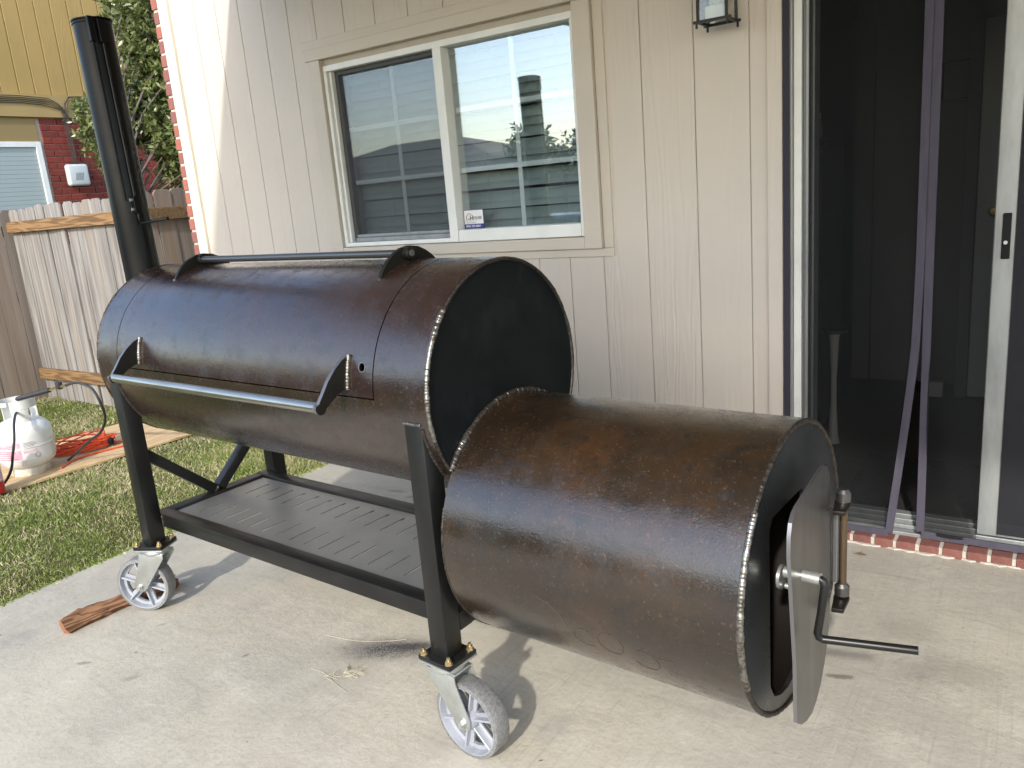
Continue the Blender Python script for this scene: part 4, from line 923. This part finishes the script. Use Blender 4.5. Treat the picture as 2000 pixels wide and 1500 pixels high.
# ------------------------------------------------------------------ tree between the fences
def tree(name, label, base, crown, nleaf, lsize, trunk_h, seed, cols, group=None, ball=True, spread=.16):
    """crown: list of (x,y,z,r) clumps relative to base"""
    r = np.random.default_rng(seed); t = thing(name, label, 'tree', base, 0, group)
    tb_ = MB(); tb_.tube([(0, 0, 0), (.03, .02, trunk_h*.4), (-.02, .05, trunk_h*.8), (.02, .04, trunk_h)], [lsize*1.9+.03, lsize*1.5+.025, lsize+.02, .02], 10); tb_.obj('trunk', 'bark', t)
    lm = MB()
    for (x, y, z, rad) in crown:
        zs = min(trunk_h*.95, max(.45, z*.62)); lm.tube([(.0, .03, zs), (x*.25, y*.25+.02, zs+(z-zs)*.45), (x*.7, y*.7, zs+(z-zs)*.85), (x, y, z)], [.012, .009, .006, .003], 6)
        for k in range(5):
            d = r.normal(size=3); d /= np.linalg.norm(d); e = np.array([x, y, z])+d*rad*.9; lm.tube([(x*.8, y*.8, z-.1*rad), tuple((np.array([x, y, z])+e)/2+r.normal(size=3)*.03), tuple(e)], [.008, .005, .002], 5)
    lm.obj('limbs', 'bark', t)
    # twigs carry whorls of leaves
    V = []; F = []; C = []
    tot = sum(c[3]**2 for c in crown)
    P = []; Dn = []; Cl = []
    for (x, y, z, rad) in crown:
        nt_ = int(nleaf*rad*rad/tot/9)
        for k in range(nt_):
            d = r.normal(size=3); d /= np.linalg.norm(d); q = np.array([x, y, z])+d*rad*(r.uniform(.25, 1.0)**.55)*(1+spread*r.normal()); ax = d*.7+np.array([0, 0, .5])+r.normal(size=3)*.45; ax /= np.linalg.norm(ax)
            tw = r.uniform(.75, 1.2); shade = r.uniform(0, 1)
            for m_ in range(9):
                a = r.normal(size=3); a -= ax*a.dot(ax); a /= np.linalg.norm(a); dr_ = ax*r.uniform(.15, .9)+a; dr_ /= np.linalg.norm(dr_)
                P.append(q+ax*lsize*r.uniform(-.6, 1.0)); Dn.append(dr_); Cl.append((np.array(cols[0])*(1-shade)+np.array(cols[1])*shade)*tw*r.uniform(.8, 1.2))
    P = np.array(P); Dn = np.array(Dn); Cl = np.array(Cl); N = len(P)
    sd = np.cross(Dn, r.normal(size=(N, 3))); sd /= np.linalg.norm(sd, axis=1)[:, None]; nm = np.cross(Dn, sd)
    Lf = (lsize*r.uniform(.7, 1.3, N))[:, None]; Wf = Lf*.21
    Vv = np.stack([P, P+Dn*Lf*.45+sd*Wf+nm*Lf*.04, P+Dn*Lf, P+Dn*Lf*.45-sd*Wf+nm*Lf*.04], 1)
    me = bpy.data.meshes.new('crown'); me.vertices.add(4*N); me.vertices.foreach_set('co', Vv.reshape(-1)); b_ = np.arange(N)*4
    Fv = np.stack([b_, b_+1, b_+2, b_, b_+2, b_+3], 1); me.loops.add(6*N); me.loops.foreach_set('vertex_index', Fv.reshape(-1)); me.polygons.add(2*N); me.polygons.foreach_set('loop_start', np.arange(2*N)*3); me.update(); me.validate()
    at = me.attributes.new('tint', 'FLOAT_COLOR', 'POINT'); c4 = np.ones((N, 4, 4)); c4[:, :, :3] = Cl[:, None, :]; at.data.foreach_set('color', c4.reshape(-1)); me.materials.append(M['leaf'])
    o = bpy.data.objects.new('crown', me); COL.objects.link(o); o.parent = t; return t
oak = [(-.35, -.25, 2.35, .30), (0, .15, 2.75, .36), (.1, .15, 3.25, .40), (-.25, .25, 3.5, .34), (.35, .45, 2.55, .40), (.45, .5, 3.1, .48), (.2, .6, 3.6, .5), (-.45, -.40, 2.55, .10), (-.1, .3, 3.95, .38), (.5, .75, 2.2, .34), (.15, .25, 2.15, .30), (-.45, -.1, 1.98, .16), (.7, 1.0, 2.8, .45), (.6, .9, 3.5, .5), (.3, .35, 1.92, .20), (-.1, .0, 2.45, .28), (0, .35, 2.9, .4), (.1, .45, 2.35, .35), (.1, .55, 3.2, .45), (-.2, .4, 3.8, .36), (0, .5, 2.05, .26), (.1, .7, 2.7, .4), (.2, .7, 3.9, .5), (0, .55, 1.86, .22), (.05, .2, 1.9, .2), (.3, .75, 1.95, .24), (.1, .5, 2.2, .3), (.1, .1, 2.3, .25)]
tree('live_oak', 'leafy live oak rising behind the smoke stack and fence', (.62, 1.62, -.05), [(a, b+.38, c, d) for a, b, c, d in oak], 62000, .068, 3.0, 5, [(.085, .11, .03), (.21, .24, .085)])

# ------------------------------------------------------------------ plywood, propane tank, torch, cord, extinguisher
ply = MB(); ply.prism([(2.545, -2.4), (3.335, -2.4), (3.535, .42), (2.715, .42)], (0, 0, -.030), (1, 0, 0), (0, 1, 0), (0, 0, .015)); tag(ply.obj('plywood_sheet', 'ply', smooth=0, bevel=.002), 'long bare plywood sheet lying on the lawn under the propane tank', 'plywood')
pz = -.0148
tk = thing('propane_tank', 'white propane tank with printed labels standing on the plywood', 'propane tank', (3.20, -.895, pz), radians(8))
MB().lathe([(.100, 0), (.104, 0), (.104, .045), (.100, .045)], n=40).obj('foot_ring', 'rustwhite', tk)
MB().lathe([(0, .030), (.06, .034), (.11, .048), (.142, .075), (.1525, .11), (.1525, .235), (.1525, .245), (.148, .272), (.130, .300), (.100, .320), (.06, .334), (.02, .338), (0, .338)], n=56).obj('body', 'tank', tk, smooth=50)
MB().lathe([(.1527, .168), (.1545, .172), (.1545, .182), (.1527, .186)], n=56).obj('seam', 'tank', tk)
col_ = MB()
def arcplate(mb, r, a0, a1, z0, z1, th=.003, n=12, mi=0):
    vs = []
    for k in range(n+1):
        a = radians(a0+(a1-a0)*k/n)
        for (rr, z) in ((r, z0), (r+th, z0), (r+th, z1), (r, z1)): vs.append((rr*cos(a), rr*sin(a), z))
    fs = [(0, 1, 2, 3), tuple(4*n+i for i in (3, 2, 1, 0))]
    for k in range(n):
        for e in range(4): fs.append((4*k+e, 4*k+(e+1) % 4, 4*k+4+(e+1) % 4, 4*k+4+e))
    mb.add(vs, fs, mi); return mb
for a0, a1 in ((150, 200), (-50, 0), (70, 110)): arcplate(col_, .098, a0, a1, .318, .395)
for a0, a1 in ((-52, 202),): arcplate(col_, .0981, a0, a1, .396, .447, n=40)
arcplate(col_, .098, 160, 300, .425, .4475, n=24)
col_.obj('collar', 'tank', tk, smooth=40)
va = MB(); va.lathe([(0, .338), (.018, .338), (.018, .36), (.014, .365), (.014, .40), (0, .40)], n=16); va.cyl((.0, 0, .375), (.055, -.02, .375), .011, 12); va.obj('valve', 'brassfit', tk)
MB().lathe([(0, .402), (.026, .402), (.028, .412), (.024, .420), (0, .420)], n=12).obj('hand_wheel', 'blackp', tk)
lb = MB(); arcplate(lb, .1529, -100, 18, .075+.03, .222, .0006, 24); lb.obj('label', 'label', tk)
lb = MB(); arcplate(lb, .1537, -99, -42, .112, .216, .0005, 14); arcplate(lb, .1537, -38, -10, .150, .164, .0005, 10); lb.obj('label_panel', 'labelpink', tk)
def pline(*a): arcplate(m0 := MB(), *a); return m0
for k in range(7): pline(.1543, -95, -50-(k*7 % 5)*3, .120+k*.0125, .1228+k*.0125, .0004, 8).obj('printed_line', 'ink', tk)
for k in range(5): pline(.1543, -36, -10-(k*5 % 3)*3, .176+k*.008, .178+k*.008, .0004, 8).obj('printed_line', 'ink', tk)
for k in range(10): pline(.1543, 22, 44, .098+k*.011, .0990+k*.011, .0004, 6).obj('printed_line', 'ink', tk)
for rr_ in (.010, .016): MB().tube([(.1547*cos(radians(-12)+rr_*cos(2*pi*k/20)/.1547), .1547*sin(radians(-12)+rr_*cos(2*pi*k/20)/.1547), .128+rr_*sin(2*pi*k/20)) for k in range(20)], .0007, 5, True).obj('printed_ring', 'ink', tk)
th_ = thing('weed_torch', 'black torch wand with looping gas hose resting over the propane tank', 'torch')
MB().tube([(2.30, -.86, .245), (2.72, -.85, .337), (3.0, -.845, .392), (3.05, -.845, .402)], .0065, 10).obj('wand', 'rubber', th_)
gr = MB(); n_ = 90; gr.tube([(3.05+.46*k/n_, -.845+.01*k/n_, .402+.093*k/n_) for k in range(n_+1)], [.0125+(.0022 if k % 2 else 0) for k in range(n_+1)], 10); gr.obj('grip', 'rubber', th_)
MB().tube([(3.51, -.835, .495), (3.62, -.83, .518), (3.69, -.828, .532)], .008, 10).obj('valve_stem', 'brassfit', th_)
MB().box((3.595, -.845, .505), (3.635, -.815, .548)).obj('trigger_valve', 'rubber', th_, smooth=40, bevel=.008)
def spline(pts, n=8):
    P = [Vector(p) for p in pts]; out = []
    for i in range(len(P)-1):
        p0, p1, p2, p3 = P[max(0, i-1)], P[i], P[i+1], P[min(len(P)-1, i+2)]
        for k in range(n):
            t = k/n; out.append(.5*((2*p1)+(p2-p0)*t+(2*p0-5*p1+4*p2-p3)*t*t+(3*p1-p0-3*p2+p3)*t**3))
    return out+[P[-1]]
MB().tube(spline([(3.69, -.828, .532), (3.80, -.82, .552), (3.90, -.80, .52), (3.925, -.78, .43), (3.86, -.74, .33), (3.70, -.70, .22), (3.52, -.69, .14), (3.36, -.70, .05), (3.25, -.70, -.006)]), .0075, 8).obj('hose', 'rubber', th_)
MB().tube(spline([(3.25, -.915, .362), (3.32, -.96, .37), (3.39, -1.01, .33), (3.42, -1.04, .25), (3.41, -1.06, .17), (3.39, -1.08, .08), (3.36, -1.12, .01), (3.33, -1.18, -.005), (3.28, -1.24, .0), (3.24, -1.22, .06), (3.26, -1.17, .13), (3.22, -1.16, .16), (3.16, -1.18, .15)]), .0075, 8).obj('hose', 'rubber', th_)
oc = thing('extension_cord', 'coiled orange extension cord heaped on the plywood behind the tank', 'cord')
pts = []; r_ = random.Random(3)
for k in range(15):
    ph = r_.uniform(-.3, .3); ra = .17+r_.uniform(-.03, .035); rb = .075+r_.uniform(-.02, .02); zb_ = .0+.0062*k
    for j in range(10):
        a = 2*pi*j/10+ph; pts.append((3.10+ra*cos(a)*.42-rb*sin(a)*.9+r_.uniform(-.01, .01), -.53+ra*cos(a)*.92+rb*sin(a)*.40+r_.uniform(-.01, .01), pz+.006+zb_*(.55+.45*sin(a+k))*1.1+.004))
MB().tube(spline(pts, 4), .0048, 6).obj('coil', 'orange', oc)
MB().tube(spline([(3.16, -.42, .0), (3.20, -.32, -.004), (3.27, -.28, -.007), (3.31, -.36, -.008), (3.28, -.5, -.008), (3.27, -.62, -.008), (3.30, -.72, -.008), (3.36, -.80, -.008)]), .0055, 8).obj('loose_end', 'orange', oc)
MB().lathe([(0, 0), (.012, 0), (.018, .01), (.018, .035), (.010, .045), (0, .045)], n=14).obj('plug', 'blackp', oc).location = (3.22, -.40, .0)
fe = thing('fire_extinguisher', 'red extinguisher bottle at the left edge in front of the propane tank', 'extinguisher', (3.418, -1.200, pz))
MB().lathe([(0, 0), (.05, 0), (.056, .008), (.056, .20), (.050, .235), (.030, .262), (.018, .27), (.018, .29), (0, .29)], n=36).obj('bottle', 'red', fe)
lb = MB(); arcplate(lb, .0563, -80, 70, .07, .17, .0004, 20); lb.obj('label', 'labelpink', fe)
for k in range(6): pline(.0569, -60, 55-(k*7 % 4)*6, .08+k*.014, .0835+k*.014, .0003, 14).obj('printed_line', 'white', fe)
MB().box((-.012, -.05, .29), (.012, .03, .305)).obj('lever', 'blackp', fe, smooth=0, bevel=.003)

# ------------------------------------------------------------------ firewood split, straw, leaf bits
lg = thing('firewood_split', 'split orange-brown firewood log lying beside the left front caster', 'log', (5.415, -1.835, 0), radians(82)); lg.scale = (.93, .8, .85)
lm = MB(); n_ = 22; sec = []; rr_ = random.Random(12)
prof0 = [(-.036, .002), (.0, .001), (.040, .003), (.047, .018), (.040, .032), (.028, .046), (.012, .058), (.0, .063), (-.012, .057), (-.024, .047), (-.038, .036), (-.044, .018)]
for i in range(n_+1):
    x = .415*i/n_; bend = .022*sin(x*9)+.004*sin(x*40); s_ = 1-.12*(i/n_)
    for k, (a, b_) in enumerate(prof0): sec.append((x+(.02*rr_.uniform(-1, 1) if i in (0, n_) else 0), a*s_+bend+rr_.uniform(-.005, .005), max(.0015, b_*s_*(1.0+.12*sin(x*23+k))+rr_.uniform(-.004, .004))))
m_ = len(prof0); fs = [(i*m_+k, i*m_+(k+1) % m_, (i+1)*m_+(k+1) % m_, (i+1)*m_+k) for i in range(n_) for k in range(m_)]
lm.add(sec, fs, 0); lm.f += [tuple(range(m_)), tuple(n_*m_+k for k in range(m_))[::-1]]; lm.m += [1, 1]
lm.obj('split_face', ['log', 'logend'], lg, smooth=25)
stw = thing('straw_wisp', 'dry pale straw tuft on the concrete by the front caster', 'straw')
rr_ = random.Random(4)
for k in range(70):
    t = rr_.random(); bx_, by_ = 6.46+.11*t+.05*sin(t*5), -1.545-.02*cos(t*7)-.045*(1-t)
    a = radians(rr_.choice([35, 60, 100, -30, 10])+rr_.uniform(-25, 25)); l_ = rr_.uniform(.015, .05)
    MB().tube([(bx_, by_, .002), (bx_+l_*.5*cos(a), by_+l_*.5*sin(a), .003+rr_.uniform(0, .008)), (bx_+l_*cos(a+.3), by_+l_*sin(a+.3), .003)], .0007, 4).obj('stalk', 'straw', stw, smooth=0)
MB().tube(spline([(6.40, -1.60, .002), (6.46, -1.60, .004), (6.52, -1.62, .003), (6.585, -1.635, .002)]), .0008, 5).obj('stalk', 'straw', stw); MB().tube(spline([(6.30, -1.44, .002), (6.42, -1.42, .003), (6.52, -1.37, .002), (6.56, -1.34, .002)]), .0007, 5).obj('stalk', 'straw', stw)
leafm = None
for k in range(60):
    x, y = rr_.uniform(5.1, 8.6), rr_.uniform(-2.3, -.1); s_ = rr_.uniform(.3, 1.0)
    l_ = rr_.uniform(.006, .02)*s_; a = rr_.uniform(0, 6.28)
    if k == 0: dl = MB()
    dl.add([(x, y, .002), (x+l_*.5*cos(a)-l_*.2*sin(a), y+l_*.5*sin(a)+l_*.2*cos(a), .004), (x+l_*cos(a), y+l_*sin(a), .002), (x+l_*.5*cos(a)+l_*.2*sin(a), y+l_*.5*sin(a)-l_*.2*cos(a), .003)], [(0, 1, 2, 3)])
tag(dl.obj('leaf_litter', 'leafdead', smooth=0), 'tiny dry leaf crumbs scattered over the concrete', 'litter', kind='stuff')
for (x, y, s_, lab) in ((7.68, -.17, .05, 'dead leaf lying near the brick threshold'),):
    d_ = MB(); d_.add([(0, 0, .002), (.5, .22, .12), (1, 0, .03), (.5, -.2, .10), (.5, 0, .02)], [(0, 4, 1), (1, 4, 2), (2, 4, 3), (3, 4, 0)]); o = d_.obj('dead_leaf', 'leafdead', smooth=0); o.location = (x, y, .001); o.scale = (s_, s_, s_); tag(o, lab, 'leaf')

# ------------------------------------------------------------------ what stands behind the camera and is mirrored in the window
fh = thing('far_house', 'brown-roofed house across the yard, mirrored in the window', 'house', (-9.6, -18.0, 0))
MB().box((-5.2, -4, -.05), (5.2, 2.6, 2.05)).obj('wall', 'farwall', fh, smooth=0)
rfm = MB(); rfm.add([(-5.9, -4.4, 2.0), (5.9, -4.4, 2.0), (5.9, 3.0, 2.0), (-5.9, 3.0, 2.0), (-1.45, -.7, 3.29), (1.45, -.7, 3.29)], [(0, 3, 4), (1, 5, 2), (3, 2, 5, 4), (0, 4, 5, 1), (0, 1, 2, 3)]); rfm.obj('roof', 'shingle', fh, smooth=0)
for i, (x, y, lab, s_) in enumerate(((-4.35, -17.0, 'bushy tree beside the far roof, mirrored behind the stack in the window', .92), (-2.75, -17.6, 'bushy tree mirrored at the right end of the window', .9))):
    tree('yard_tree', lab, (x, y, -.05), [(a*s_, b_*s_, c_*s_, d_*s_) for a, b_, c_, d_ in ((0, 0, 2.6, .8), (-.7, 0, 2.2, .6), (.7, .1, 2.3, .7), (.2, .2, 3.0, .6), (-.3, 0, 1.6, .6), (.5, 0, 1.5, .6))], 5000, .14, 2.2, 20+i, [(.05, .06, .03), (.09, .10, .05)], 'trees across the yard')
fence('long picket fence across the yard behind the viewer', (-6, -13.2), (16, -13.2), 'picket2', 'railwood', (.19, 1.43), 1.70, -1, .142)
